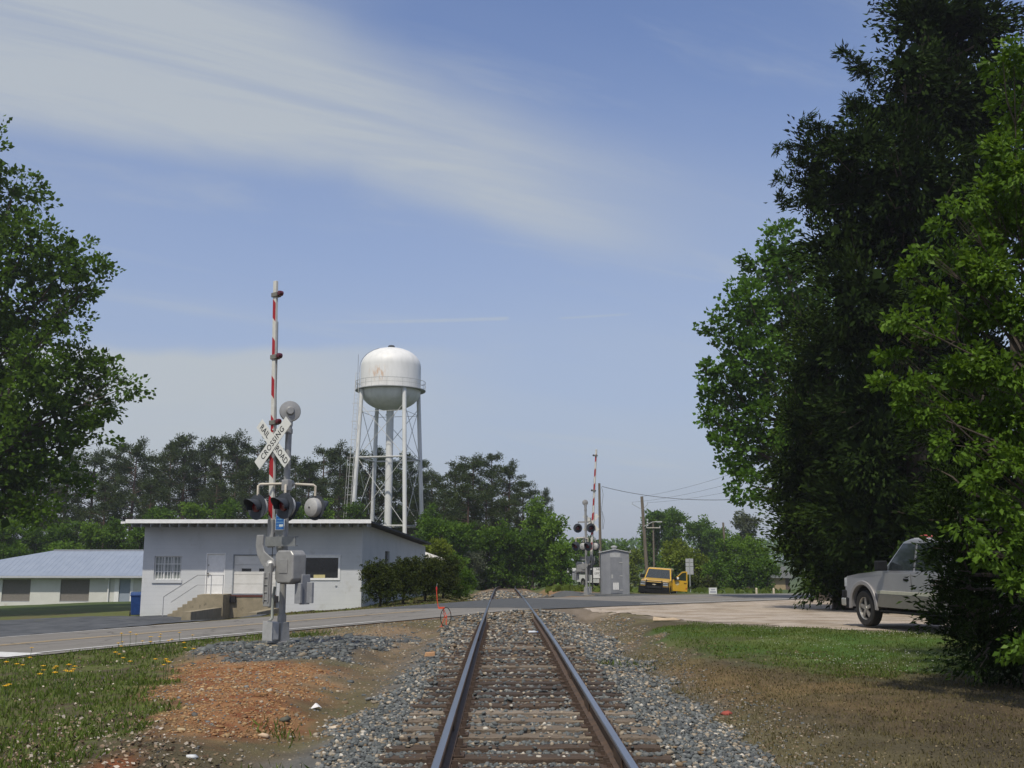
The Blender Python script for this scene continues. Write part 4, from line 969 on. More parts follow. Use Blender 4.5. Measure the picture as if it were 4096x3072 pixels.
for (zt_, zb_2) in ((zu + .9, zm), (zm, zb3)):
    for i in range(4):
        a, b = order[i], order[(i + 1) % 4]
        for (p, q) in ((a, b), (b, a)):
            MB().tube([legp(p, zt_), legp(q, zb_2)], .038, 5).build('tie_rod', st_, wt)
for i in range(4):
    a, b = order[i], order[(i + 1) % 4]; MB().tube([legp(a, zu), legp(b, zu)], .03, 5).build('tie_rod', st_, wt)
# ladder with cage on the left leg
lad = MB(); 
def lp(z): 
    p = legp('A', z); o_ = Vector((-.55, -.42, 0)); return p + o_
for s in (-.22, .22):
    lad.tube([lp(zl + 2.0) + Vector((s, 0, 0)), lp(tg) + Vector((s, 0, 0))], .035, 4)
for s in (-.42, .42): lad.tube([lp(zm) + Vector((s, -.5, 0)), lp(tg + 3) + Vector((s, -.5, 0))], .022, 4)
z = tg + .5
while z < zl + 2: lad.tube([lp(z) - Vector((.22, 0, 0)), lp(z) + Vector((.22, 0, 0))], .016, 3); z += .45
z = tg + 3
while z < zl: 
    pts = [lp(z) + Vector((.42 * cos(a), -.5 * sin(a) - .02, 0)) for a in [pi * i / 6 for i in range(7)]]; lad.tube(pts, .025, 3); z += 2.2
for s in (zm, zl - 5, zb3 + 2): lad.tube([lp(s), legp('A', s)], .03, 4)
lad.build('ladder', st_, wt)
pl_ = MB(); pts = [(-RT - .12, -.3, z_bal + .1)] + [(-(RT + .12) * sin(a) , -.3, z_sh + (z_top - z_sh + .15) * cos(a)) for a in [pi / 2 - i * pi / 16 for i in range(7)]]
pl_.tube(pts, .03, 4).tube([(-RT - .35, -.2, z_bal), (-RT - .35, -.2, z_sh + 1.6)], .03, 4); pl_.build('tank_ladder', mat('dark_ladder', (.12, .13, .15)), wt)
# ================================================================== CROSSING SIGNALS
silver = mat('silver_paint', (.33, .33, .32), (.26, .26, .255), rough=.45, metal=.35, scale=6, dirt=((.26, .26, .25), 7, .6, .4), bump=.1)
sig_w = mat('signal_white', (.56, .56, .52), (.48, .48, .44), rough=.6, scale=9)
redr = mat('red_reflective', (.33, .018, .022), (.27, .014, .02), rough=.5)
blk2 = mat('signal_black', (.050, .058, .070), (.036, .042, .052), rough=.6, scale=7)
lens = mat('red_lens', (.13, .008, .010), (.09, .006, .008), rough=.2, spec=.7)
hk = mat('pale_aluminium', (.46, .46, .45), (.38, .38, .37), rough=.5, metal=.3)
letm = mat('black_lettering', (.012, .012, .014), rough=.7)
def lamp_unit(parent, loc, yaw, name='flashing_light', back_white=True, label=None):
    """round background, hooded red lens; local -Y is the way it faces"""
    t = empty(name, loc, yaw); t.parent = parent
    if label: t['label'] = label
    MB().lathe([(0, 0), (.255, 0), (.255, .012), (0, .012)], 32, axis='Y').build('background_disc', blk2, t, True)
    MB().lathe([(0, -.045), (.06, -.042), (.10, -.03), (.105, 0), (.105, .01)][::-1], 24, axis='Y').build('lens', lens, t, True)
    # tapering half-pipe hood
    vs = []; n = 16; rows = 5
    for j in range(rows):
        yy = -.30 * j / (rows - 1)
        for i in range(n + 1):
            a = -R(24) + (pi + R(48)) * i / n; cut = 1 if j < rows else 0
            yv_ = yy * (.45 + .55 * max(0, sin(a))) 
            vs.append((.15 * cos(a) * (1 + .06 * j / rows), yv_, .15 * sin(a) + .0))
    fs = [(j * (n + 1) + i, j * (n + 1) + i + 1, (j + 1) * (n + 1) + i + 1, (j + 1) * (n + 1) + i) for j in range(rows - 1) for i in range(n)]
    o = MB().add(vs, fs).build('hood', blk2, t, True); so_ = o.modifiers.new('solid', 'SOLIDIFY'); so_.thickness = .006
    MB().lathe([(.19, .012), (.195, .05), (.185, .13), (.12, .165), (0, .175)], 20, axis='Y').build('housing', hk if back_white else blk2, t, True)
    MB().lathe([(0, .172), (.018, .172), (.018, .185), (0, .185)], 8, axis='Y').build('bolt', blackm, t)
    return t
def signal(loc, d, name_label, arm_len, extra=False, top_h=4.58, armtilt=0.0, bell=True):
    """local frame: -Y faces the traffic, X to the right of that view"""
    yaw = atan2(d.y, d.x) - pi / 2
    s = thing('crossing_signal', name_label, 'crossing signal', loc, yaw)
    # foundation and base
    MB().bb(-.32, .32, -.40, .32, -.4, .015).build('foundation', conc, s, bevel=.02)
    MB().bb(-.20, .20, -.20, .20, .02, .06).add([(-.12, -.12, .06), (.12, -.12, .06), (.12, .12, .06), (-.12, .12, .06), (-.10, -.10, .42), (.10, -.10, .42), (.10, .10, .42), (-.10, .10, .42)], [(0, 1, 5, 4), (1, 2, 6, 5), (2, 3, 7, 6), (3, 0, 4, 7), (4, 5, 6, 7)]).build('mast_base', silver, s, bevel=.008)
    jb = MB().bb(-.09, .15, -.38, -.20, .10, .44).build('junction_box', hk, s, bevel=.015, label='pale junction box bolted to the mast foot')
    MB().bb(-.105, .165, -.395, -.382, .085, .455).build('cover', hk, jb, bevel=.01)
    # mast
    MB().tube([(0, 0, .40), (0, 0, top_h - .20)], .064, 20).build('mast', silver, s, True)
    for (ca_, cb_, cr_) in ((.42, .56, .085), (top_h - .45, top_h - .36, .08), (top_h - .30, top_h - .10, .075), (3.50, 3.535, .075), (3.02, 3.16, .085)): MB().tube([(0, 0, ca_), (0, 0, cb_)], cr_, 16).build('collar', silver, s, True)
    if bell:
        b = MB().lathe([(0, -.09), (.05, -.09), (.07, -.05), (.155, -.04), (.165, .0), (.155, .05), (.06, .075), (0, .08)], 24, axis='Y')
        bo = b.build('bell', silver, s, True, loc=(.02, 0, top_h - .0)); bo.rotation_euler = (0, 0, R(50)); bo.scale = (1, 1, 1) if extra else (1.3, 1.3, 1.3); MB().tube([(0, 0, top_h - .14), (0, 0, top_h - .06)], .03, 8).build('bell_bracket', silver, s)
    # crossbuck
    cbz = 3.93; cb = empty('crossbuck', (-.22, -.20, cbz), 0); cb.parent = s
    for ang, off in ((R(45), -.012), (R(-45), .0)):
        bl = MB().bb(-.61, .61, off - .004, off + .004, -.115, .115).build('blade', mat('sign_white', (.62, .63, .60), (.57, .58, .55), rough=.5), cb)
        bl.rotation_euler = (0, -ang, 0)
        if off < 0: 
            tx = text('CROSSING', .175, letm, bl, (0, off - .006, 0), (pi / 2, 0, 0), sx=.92, space=1.12); tx.name = 'lettering'
        else:
            text('RAIL', .18, letm, bl, (-.36, off - .006, 0), (pi / 2, 0, 0), sx=.9, space=1.05); text('ROAD', .18, letm, bl, (.36, off - .006, 0), (pi / 2, 0, 0), sx=.9, space=1.0)
    MB().tube([(-.30, -.16, cbz + .28), (0, 0, cbz + .28)], .02, 8).bb(-.24, -.20, -.19, -.16, cbz - .3, cbz + .3).tube([(-.22, -.17, cbz - .25), (0, 0, cbz - .25)], .02, 8).build('crossbuck_bracket', silver, s)
    # lamp cross arms
    az_ = 3.10
    arm = MB().tube([(-.38, -.40, az_ - .22), (-.38, -.40, az_ - .03), (-.35, -.37, az_), (0, -.0, az_ + .02), (.37, .37, az_), (.40, .40, az_ - .03), (.40, .40, az_ - .22)], .026, 10)
    arm.tube([(.42, -.42, az_ - .22), (.40, -.40, az_ - .05), (0, 0, az_ - .02), (-.38, .42, az_ - .05), (-.38, .42, az_ - .22)], .022, 10)
    arm.build('light_arm', mat('cream_pipe', (.52, .48, .40), (.42, .38, .31), rough=.6), s, True)
    MB().tube([(-.06, -.05, az_ + .02), (.11, .085, az_ + .02)], .07, 8).bb(.02, .20, -.17, -.03, az_ - .14, az_ + .09).build('arm_junction', silver, s, bevel=.02)
    for (x_, y_) in ((-.38, -.42), (.42, -.44)): lamp_unit(s, (x_, y_, az_ - .45), 0)
    for (x_, y_) in ((-.38, .42), (.40, .42)): lamp_unit(s, (x_, y_, az_ - .45), pi)
    if extra:
        for x_ in (-.34, .50): lamp_unit(s, (x_, .02, az_ + .55), R(180 + 42))
        MB().tube([(-.34, -.08, az_ + .84), (-.34, -.02, az_ + .90), (.5, .0, az_ + .90), (.5, -.08, az_ + .84)], .024, 8).build('light_arm', silver, s, True)
        MB().bb(-.02, .60, -.30, -.24, cbz + .02, cbz + .08).build('cross_member', hk, s)
    # emergency notice
    if not extra:
        sg_ = MB().bb(-.125, .125, -.004, .004, -.16, .16).build('emergency_sign', mat('sign_edge_white', (.60, .66, .70)), s, bevel=0, loc=(-.02, -.12, 2.36), label='small blue emergency notice plate')
        MB().bb(-.112, .112, -.009, -.005, -.148, .148).build('sign_face', mat('sign_blue', (.020, .115, .36), (.018, .10, .32), rough=.5), sg_)
        ptm = mat('notice_print', (.16, .33, .52)); pr = MB()
        for (a_, b_, c_, d_) in ((-.09, -.01, .095, .125), (.02, .095, .095, .125), (-.07, .07, .035, .065), (-.09, .095, -.025, .005), (-.09, -.03, -.085, -.055), (-.09, .06, -.125, -.11)):
            x_ = a_
            while x_ < b_ - .012: pr.bb(x_, x_ + .014, -.011, -.0095, c_ + random.uniform(0, .008), d_ - random.uniform(0, .006)); x_ += .021
        pr.build('print', ptm, sg_)['kind'] = 'stuff'; MB().bb(-.015, .095, -.011, -.0095, -.095, -.05).build('white_panel', mat('notice_white', (.55, .62, .62)), sg_)
    # gate mechanism: box, channel beam, curved counterweight arms, barrier
    gz0 = 1.37; MX = .47
    gm_ = MB().prism([(-.24, -.11), (-.17, -.19), (.18, -.19), (.26, -.11), (.26, .35), (.18, .43), (-.17, .43), (-.24, .35)], -.45, -.10, Matrix(((1, 0, 0, MX), (0, 0, 1, 0), (0, 1, 0, gz0), (0, 0, 0, 1))))
    mo = gm_.build('gate_mechanism', silver, s, bevel=.03, seg=3, label='grey cast metal gate mechanism box')
    MB().bb(-.02, .60, -.10, .02, gz0 - .10, gz0 + .30).bb(.30, .58, -.36, -.12, gz0 - .21, gz0 - .172).build('box_bracket', silver, mo, bevel=.008)
    MB().prism([(-.10, .0), (.12, .0), (.12, .26), (-.10, .26)], -.462, -.452, Matrix(((1, 0, 0, MX), (0, 0, 1, 0), (0, 1, 0, gz0), (0, 0, 0, 1)))).build('cover_plate', silver, mo, bevel=.004)
    MB().bb(-.34, .50, -.20, -.165, 1.88, 2.07).bb(-.34, .50, -.165, -.11, 2.05, 2.07).bb(-.34, .50, -.165, -.11, 1.88, 1.90).build('channel_beam', mat('weathered_grey_steel', (.19, .20, .20), (.24, .25, .245), rough=.6, metal=.3), s)
    def carm(y0, y1, nm):
        p = []
        pts_ = [(-.52, 1.98), (-.54, 1.72), (-.46, 1.52), (-.28, 1.36), (-.14, 1.30)]
        outer = [(a_ + .14, b_ + .06) for a_, b_ in [(-.40, 2.04), (-.42, 1.84), (-.37, 1.66), (-.22, 1.46), (-.06, 1.32), (.08, 1.33), (.14, 1.44), (.10, 1.57), (-.04, 1.64), (-.17, 1.72), (-.22, 1.84), (-.21, 2.04)]]
        return MB().prism([(a_ * 1.0, b_) for a_, b_ in outer], y0, y1, Matrix(((1, 0, 0, 0), (0, 0, 1, 0), (0, 1, 0, 0), (0, 0, 0, 1)))).build(nm, silver, s, bevel=.012)
    carm(-.50, -.46, 'support_arm'); carm(.02, .06, 'support_arm')
    MB().lathe([(0, -.05), (.04, -.05), (.06, -.02), (.085, 0), (.085, .06), (0, .06)], 20, origin=(.17, -.53, 1.53), axis='Y').build('pivot_hub', hk, s, True)
    cw = MB().bb(.08, .26, -.575, -.515, .74, 1.56).bb(.09, .12, -.60, -.576, .82, 1.38).bb(.21, .24, -.60, -.576, .82, 1.38)
    for q in range(4): cw.bb(.12, .21, -.595, -.576, .86 + q * .14, .88 + q * .14)
    cwo = cw.build('counterweight_arm', silver, s, bevel=.01)
    MB().bb(.62, .78, -.28, -.22, .80, 1.18).bb(.84, .98, -.18, -.12, .81, 1.20).bb(.69, .75, -.215, -.0, .78, 1.34).build('counterweight', mat('grey_counterweight', (.20, .21, .23), (.26, .27, .28), rough=.6), s, bevel=.008)
    MB().tube([(-.10, -.12, 1.1), (-.13, -.14, .8), (-.10, -.16, .5), (-.12, -.2, .45)], .028, 8).build('conduit', mat('grey_conduit', (.30, .32, .29)), s, True)
    MB().tube([(-.16, -.13, 2.15), (-.19, -.13, 2.0), (-.20, -.14, 1.3), (-.17, -.14, 1.1)], .008, 5).build('cable', blackm, s)
    # barrier arm, raised
    ga = empty('barrier_arm', (-.24, -.14, 1.86), 0); ga.parent = s; ga.rotation_euler = (0, armtilt, 0)
    zb = 0.3; L1 = arm_len
    MB().bb(-.075, .075, -.03, .05, 0, .55).build('arm_foot', silver, ga, bevel=.01)
    def wdt(z): return .082 - .030 * z / L1
    mbw = MB(); half = L1 * .42
    for (a_, b_, q_) in ((.5, half, 1.0), (half - .05, L1, .74)):
        w_ = .062 * q_; mbw.bb(-w_, w_, -.012 * q_ - .01, .055 * q_, a_, b_)
    mbw.build('arm_tube', sig_w, ga, bevel=.006)
    nstr = 0; z = .62
    zs = np.arange(.55, L1 - .15, .81)
    stripe = MB()
    for z_ in zs:
        q_ = 1.0 if z_ < half - .3 else .74; w_ = .062 * q_ - .004
        zt__ = min(z_ + .40, L1 - .02)
        stripe.add([(-w_, -.0125 * q_ - .0115, z_ + .10), (w_, -.0125 * q_ - .0115, z_), (w_, -.0125 * q_ - .0115, zt__), (-w_, -.0125 * q_ - .0115, zt__ + .10)], [(0, 1, 2, 3)])
    for z_ in zs:
        q_ = 1.0 if z_ < half - .3 else .74; w_ = .062 * q_ - .004; zt__ = min(z_ + .40, L1 - .02)
        so2 = MB().add([(-w_, -.0125 * q_ - .0115, z_ + .10), (w_, -.0125 * q_ - .0115, z_), (w_, -.0125 * q_ - .0115, zt__), (-w_, -.0125 * q_ - .0115, zt__ + .10),
                        (-w_, -.0125 * q_ - .0095, z_ + .10), (w_, -.0125 * q_ - .0095, z_), (w_, -.0125 * q_ - .0095, zt__), (-w_, -.0125 * q_ - .0095, zt__ + .10)],
                       [(0, 1, 2, 3), (7, 6, 5, 4), (0, 4, 5, 1), (1, 5, 6, 2), (2, 6, 7, 3), (3, 7, 4, 0)]).build('red_stripe', redr, ga)
    if extra:
        for z_ in zs:
            q_ = 1.0 if z_ < half - .3 else .74; w_ = .062 * q_ - .004; zt__ = min(z_ + .40, L1 - .02); yb_ = .055 * q_ + .002
            MB().add([(w_, yb_, z_), (-w_, yb_, z_ + .10), (-w_, yb_, zt__ + .10), (w_, yb_, zt__), (w_, yb_ - .0015, z_), (-w_, yb_ - .0015, z_ + .10), (-w_, yb_ - .0015, zt__ + .10), (w_, yb_ - .0015, zt__)], [(0, 1, 2, 3), (7, 6, 5, 4), (0, 4, 5, 1), (1, 5, 6, 2), (2, 6, 7, 3), (3, 7, 4, 0)]).build('red_stripe', redr, ga)
    for z_ in ((L1 - .30, L1 - 1.62, L1 - 2.98) if not extra else (L1 - .35, L1 - 2.3, L1 - 4.25)):
        q_ = 1.0 if z_ < half else .74
        lo = MB().bb(-.085 * q_ - .01, .085 * q_ + .03, -.045, .085, z_ - .045, z_ + .045).build('lamp_bracket', mat('olive_grey_bracket', (.17, .17, .15), (.13, .13, .12)), ga, bevel=.006)
        MB().lathe([(0, -.07), (.045, -.06), (.055, -.02), (.055, .03), (.03, .05), (0, .05)], 14, origin=(.085 * q_ + .085, .02, z_ + .012), axis='Y').build('arm_lamp', mat('dark_red_lamp', (.10, .012, .018), (.07, .01, .015), rough=.25, spec=.6) if not extra else blackm, lo, True)
    cab_ = [(.062 * 1.0, .03, .6 + i * .5 + 0) for i in range(int((L1 - .9) / .5))]
    cab_ = [(x_ + random.uniform(.0, .018) - (.012 if z_ > half else 0), y_, z_) for x_, y_, z_ in cab_]
    MB().tube(cab_, .006, 4).build('cable', blackm, ga)
    return s
signal((M1.x, M1.y, Tz(M1.x, M1.y) - .0), DV, 'near crossing signal with railroad crossbuck and raised striped barrier left of the track', 5.48, armtilt=-R(1.8))
s2 = signal((M2.x, M2.y, Tz(M2.x, M2.y)), -DV, 'far crossing signal with four round lights and raised barrier beyond the road', 6.15, True, 5.05, armtilt=R(-4))
# ================================================================== SIGNAL CABINET
CD = 64.0; c = at(2459, 2362, CD); cz = Tz(c.x, c.y) - .02
cab = thing('signal_cabinet', 'tall grey metal signal cabinet with peaked roof beyond the road', 'signal cabinet', (c.x, c.y, cz), R(-3))
cwid = (2514 - 2405) / F * CD; chg = (2362 - 2207) / F * CD + .08
alu = mat('dull_aluminium', (.30, .31, .33), (.25, .26, .28), rough=.5, metal=.4, scale=2)
MB().bb(-cwid / 2, cwid / 2, -cwid / 2, cwid / 2, .02, chg).build('cabinet_body', alu, cab)
ro_ = MB().prism([(-cwid / 2 - .10, chg - .0), (0, chg + .20), (cwid / 2 + .10, chg), (cwid / 2 + .10, chg + .04), (0, chg + .25), (-cwid / 2 - .10, chg + .04)], -cwid / 2 - .08, cwid / 2 + .08, Matrix(((1, 0, 0, 0), (0, 0, 1, 0), (0, 1, 0, 0), (0, 0, 0, 1)))).build('roof', mat('light_aluminium', (.45, .46, .47), metal=.3, rough=.5), cab)
MB().prism([(-cwid / 2, chg - .001), (cwid / 2, chg - .001), (0, chg + .20)], -cwid / 2, cwid / 2, Matrix(((1, 0, 0, 0), (0, 0, 1, 0), (0, 1, 0, 0), (0, 0, 0, 1)))).build('gable', alu, cab)
MB().lathe([(.14, 0), (.14, .12), (.20, .13), (.20, .20), (.05, .25), (0, .25)], 16, origin=(0, 0, chg + .2)).build('roof_vent', hk, ro_, True)
dm_ = mat('grey_metal_door', (.26, .27, .29), (.22, .23, .25), rough=.5, metal=.4, scale=3)
do = MB().bb(-.28, .42, -cwid / 2 - .03, -cwid / 2 - .002, .10, chg - .28).build('door', dm_, cab, bevel=.006)
MB().bb(-.24, -.14, -cwid / 2 - .05, -cwid / 2 - .031, .98, 1.20).build('handle', hk, do)
ssb = MB().bb(-.045, .045, -.02, 0, -.5, .0)
for q in range(3): MB().bb(-.13 + q * .12, -.05 + q * .12, -cwid / 2 - .045, -cwid / 2 - .031, .30, .72).build('door_label', wht, do)
for q in (.25, 1.1, 1.9):
    MB().bb(.26, .44, -cwid / 2 - .05, -cwid / 2 - .031, q, q + .05).build('hinge', hk, do)
MB().bb(-.30, .32, -cwid / 2 - .012, -cwid / 2 - .002, chg - .26, chg - .02).build('name_plate', mat('pale_plate', (.38, .39, .40)), cab)
for x_ in (-cwid / 2 + .22, cwid / 2 - .22, cwid / 2 - .06, -cwid / 2 + .06): MB().bb(x_ - .012, x_ + .012, -cwid / 2 - .02, -cwid / 2 - .002, .05, chg - .03).build('rib', alu, cab)
for s_ in (-1, 1): MB().bb(s_ * (cwid / 2 + .08) - .02, s_ * (cwid / 2 + .08) + .02, -cwid / 2 - .06, -cwid / 2 + .06, chg + .0, chg + .16).build('lifting_eye', hk, cab)
# hanging yard sign
p = at(2376, 2300, 72); ls = thing('yard_sign', 'white board sign in a black frame half hidden by the signal cabinet', 'sign', (0, 0, 0))
xa, xb = at(2370, 2300, 72).x, at(2428, 2300, 72).x; za, zb = at(2370, 2268, 72).z, at(2370, 2313, 72).z
MB().bb(xa - .04, xa + .04, 71.96, 72.04, Tz(xa, 72) - .05, za + .05).bb(xb - .04, xb + .04, 71.96, 72.04, Tz(xb, 72) - .05, za + .05).bb(xa + .04, xb - .04, 71.97, 72.03, za - .02, za + .04).bb(xa + .04, xb - .04, 71.97, 72.03, zb - .04, zb).build('frame', blackm, ls)
lb = MB().bb(xa + .05, xb - .05, 71.985, 72.015, zb + .01, za - .03).build('board', mat('sign_board_white', (.66, .67, .66)), ls)
xm = (xa + xb) / 2
text('NEE', .20, letm, lb, (xm - .06, 71.98, za - .16), (pi / 2, 0, 0)); text('LEMON', .20, letm, lb, (xm - .1, 71.98, za - .44), (pi / 2, 0, 0), sx=.8)
pr = MB()
for q in range(7): pr.bb(xm - .05 + q * .045, xm - .02 + q * .045, 71.98, 71.984, za - .62, za - .58)
for q in range(5): pr.bb(xm + .0 + q * .045, xm + .03 + q * .045, 71.98, 71.984, za - .31, za - .28)
pr.build('small_print', letm, lb)['kind'] = 'stuff'
# route sign seen from behind
p = at(2761, 2362, 78); zgr = Tz(p.x, 78)
rs = thing('route_sign', 'three pale sign panels on a post seen from behind, right of the yellow pickup', 'road sign', (p.x, 78, zgr))
MB().bb(-.03, .03, -.03, .03, -.05, at(2761, 2233, 78).z - zgr).build('post', galv, rs)
bkm = mat('bare_sign_back', (.46, .47, .48), (.40, .41, .42), rough=.5, metal=.3)
for (ya, yb) in ((2234, 2249), (2250, 2265), (2266, 2298)):
    z1_, z0_ = at(2761, ya, 78).z - zgr, at(2761, yb, 78).z - zgr; MB().bb(-.29, .29, .032, .038, z0_, z1_ - .01).build('sign_panel', bkm, rs, bevel=0)
# little white yard sign, bollards
p = at(2864, 2363, 66.5); zz_ = float(roadz(p.x, 66.5))
ws = thing('small_sign', 'small white rectangular yard sign standing at the road edge', 'sign', (p.x, 67.5, Tz(p.x, 67.5)))
MB().bb(-.26, .26, -.02, .02, .02, .42).build('board', mat('yard_sign_white', (.66, .68, .68)), ws); MB().bb(-.24, -.22, -.01, .01, -.1, .03).bb(.22, .24, -.01, .01, -.1, .03).build('stake', galv, ws)
pr = MB()
for q in range(6): pr.bb(-.12 + q * .045, -.09 + q * .045, -.026, -.0205, .27, .34); pr.bb(-.17 + q * .062, -.125 + q * .062, -.026, -.0205, .10, .20)
pr.build('faded_print', mat('faded_blue_print', (.25, .27, .36)), ws)['kind'] = 'stuff'
for i, (px, lab) in enumerate(((3026, 'pale stub post left of the other at the far road edge'), (3095, 'pale stub post nearest the dark cedars at the far road edge'))):
    p = at(px, 2370, 74); z_ = Tz(p.x, 74); tag(MB().lathe([(0, -.1), (.08, -.1), (.08, .34), (.05, .40), (0, .42)], 10).build('bollard', mat('cream_post', (.55, .48, .36)), loc=(p.x, 74, z_)), lab, 'post', 'pale stub posts at the far road edge')
# small crossbuck post far down the track
p = at(2217, 2335, 96); pst = thing('track_sign_post', 'dark wooden post with a small white crossbuck seen edge-on beside the far track', 'sign post', (p.x, 96, Tz(p.x, 96)), R(78))
zt_ = at(2217, 2215, 96).z - Tz(p.x, 96); MB().bb(-.07, .07, -.07, .07, -.1, zt_ - .1).build('post', mat('creosote_wood', (.10, .072, .058), (.14, .10, .08), rough=.95, scale=6), pst)
for a_ in (45, -45):
    o = MB().bb(-.6, .6, -.09, -.08, -.11, .11).build('blade', mat('worn_sign_white', (.5, .5, .5)), pst, loc=(0, -.01 * (a_ > 0), zt_ - .45)); o.rotation_euler = (0, R(a_), 0)
MB().bb(-.08, .08, -.085, -.072, .9, 1.15).build('reflector', wht, pst)
# ================================================================== MEASURING WHEEL
p = gp(1776, 2494, -.2); mwz = Tz(p.x, p.y)
mw = thing('measuring_wheel', 'orange measuring wheel with upright handle standing on gravel left of the track', 'measuring wheel', (p.x, p.y, mwz), R(0))
om = mat('orange_enamel', (.62, .085, .035), (.55, .07, .03), rough=.4)
whl = empty('wheel', (.06, 0, .36), R(62)); whl.parent = mw
ringp = [(.345 * cos(a), 0, .345 * sin(a)) for a in np.linspace(0, 2 * pi, 37)]
MB().tube(ringp, .013, 8, cap=False).build('tyre', mat('black_tyre', (.016, .016, .017), rough=.8), whl, True)
sp = MB()
for a in range(3): q = a * 2 * pi / 3 + .5; sp.tube([(0, 0, 0), (.335 * cos(q), 0, .335 * sin(q))], .005, 4)
sp.lathe([(0, -.03), (.03, -.03), (.03, .03), (0, .03)], 10, axis='Y'); sp.build('spokes', om, whl)
fk = MB().tube([(.10, -.05, .36), (-.03, -.03, .70), (-.16, 0, .71)], .012, 8).tube([(.02, .05, .36), (-.05, .03, .70), (-.16, 0, .71)], .012, 8).bb(-.20, .02, -.05, .05, .66, .73).tube([(.10, -.05, .36), (.08, -.09, .0)], .011, 6).tube([(.02, .05, .36), (-.10, .02, .03), (-.16, -.06, .02), (.08, -.09, .01)], .011, 6)
fk.build('fork', om, mw, True)
MB().tube([(-.20, 0, .70), (-.245, .0, 1.0), (-.265, .01, 1.25), (-.27, .02, 1.42)], .014, 8).build('handle', om, mw, True)
MB().tube([(-.268, .015, 1.33), (-.27, .02, 1.47)], .026, 8).build('grip', mat('red_grip', (.5, .03, .03)), mw, True)
MB().tube([(-.27, .02, 1.46), (-.25, .03, 1.60)], .007, 5).build('wire_stub', mat('grey_wire', (.25, .28, .27)), mw)
mw.scale = (.78, .78, .72)
# ================================================================== PICKUPS
rubber = mat('tyre_rubber', (.018, .018, .018), (.028, .027, .026), rough=.85, scale=20)
plast = mat('black_bumper_plastic', (.012, .013, .015), (.018, .019, .021), rough=.6, spec=.12)
chrome = mat('chrome', (.60, .61, .62), (.52, .53, .54), rough=.18, metal=.9)
alloy = mat('alloy_rim', (.42, .41, .39), (.34, .33, .31), rough=.3, metal=.7)
headl = mat('headlight_glass', (.42, .44, .46), (.30, .32, .34), rough=.12, spec=.8)
grm = mat('grille_black', (.012, .012, .013), rough=.5)
darkin = mat('wheel_well_dark', (.008, .008, .008), rough=.95)
tintg = mat('tinted_glass', (.020, .026, .030), (.030, .036, .040), rough=.04, spec=.9)
def arc(cx, cz, r, a0, a1, n): return [(cx + r * cos(a0 + (a1 - a0) * i / n), cz + r * sin(a0 + (a1 - a0) * i / n)) for i in range(n + 1)]
XZ = Matrix(((1, 0, 0, 0), (0, 0, 1, 0), (0, 1, 0, 0), (0, 0, 0, 1)))     # prism (u, v, w) -> (x, w, z)
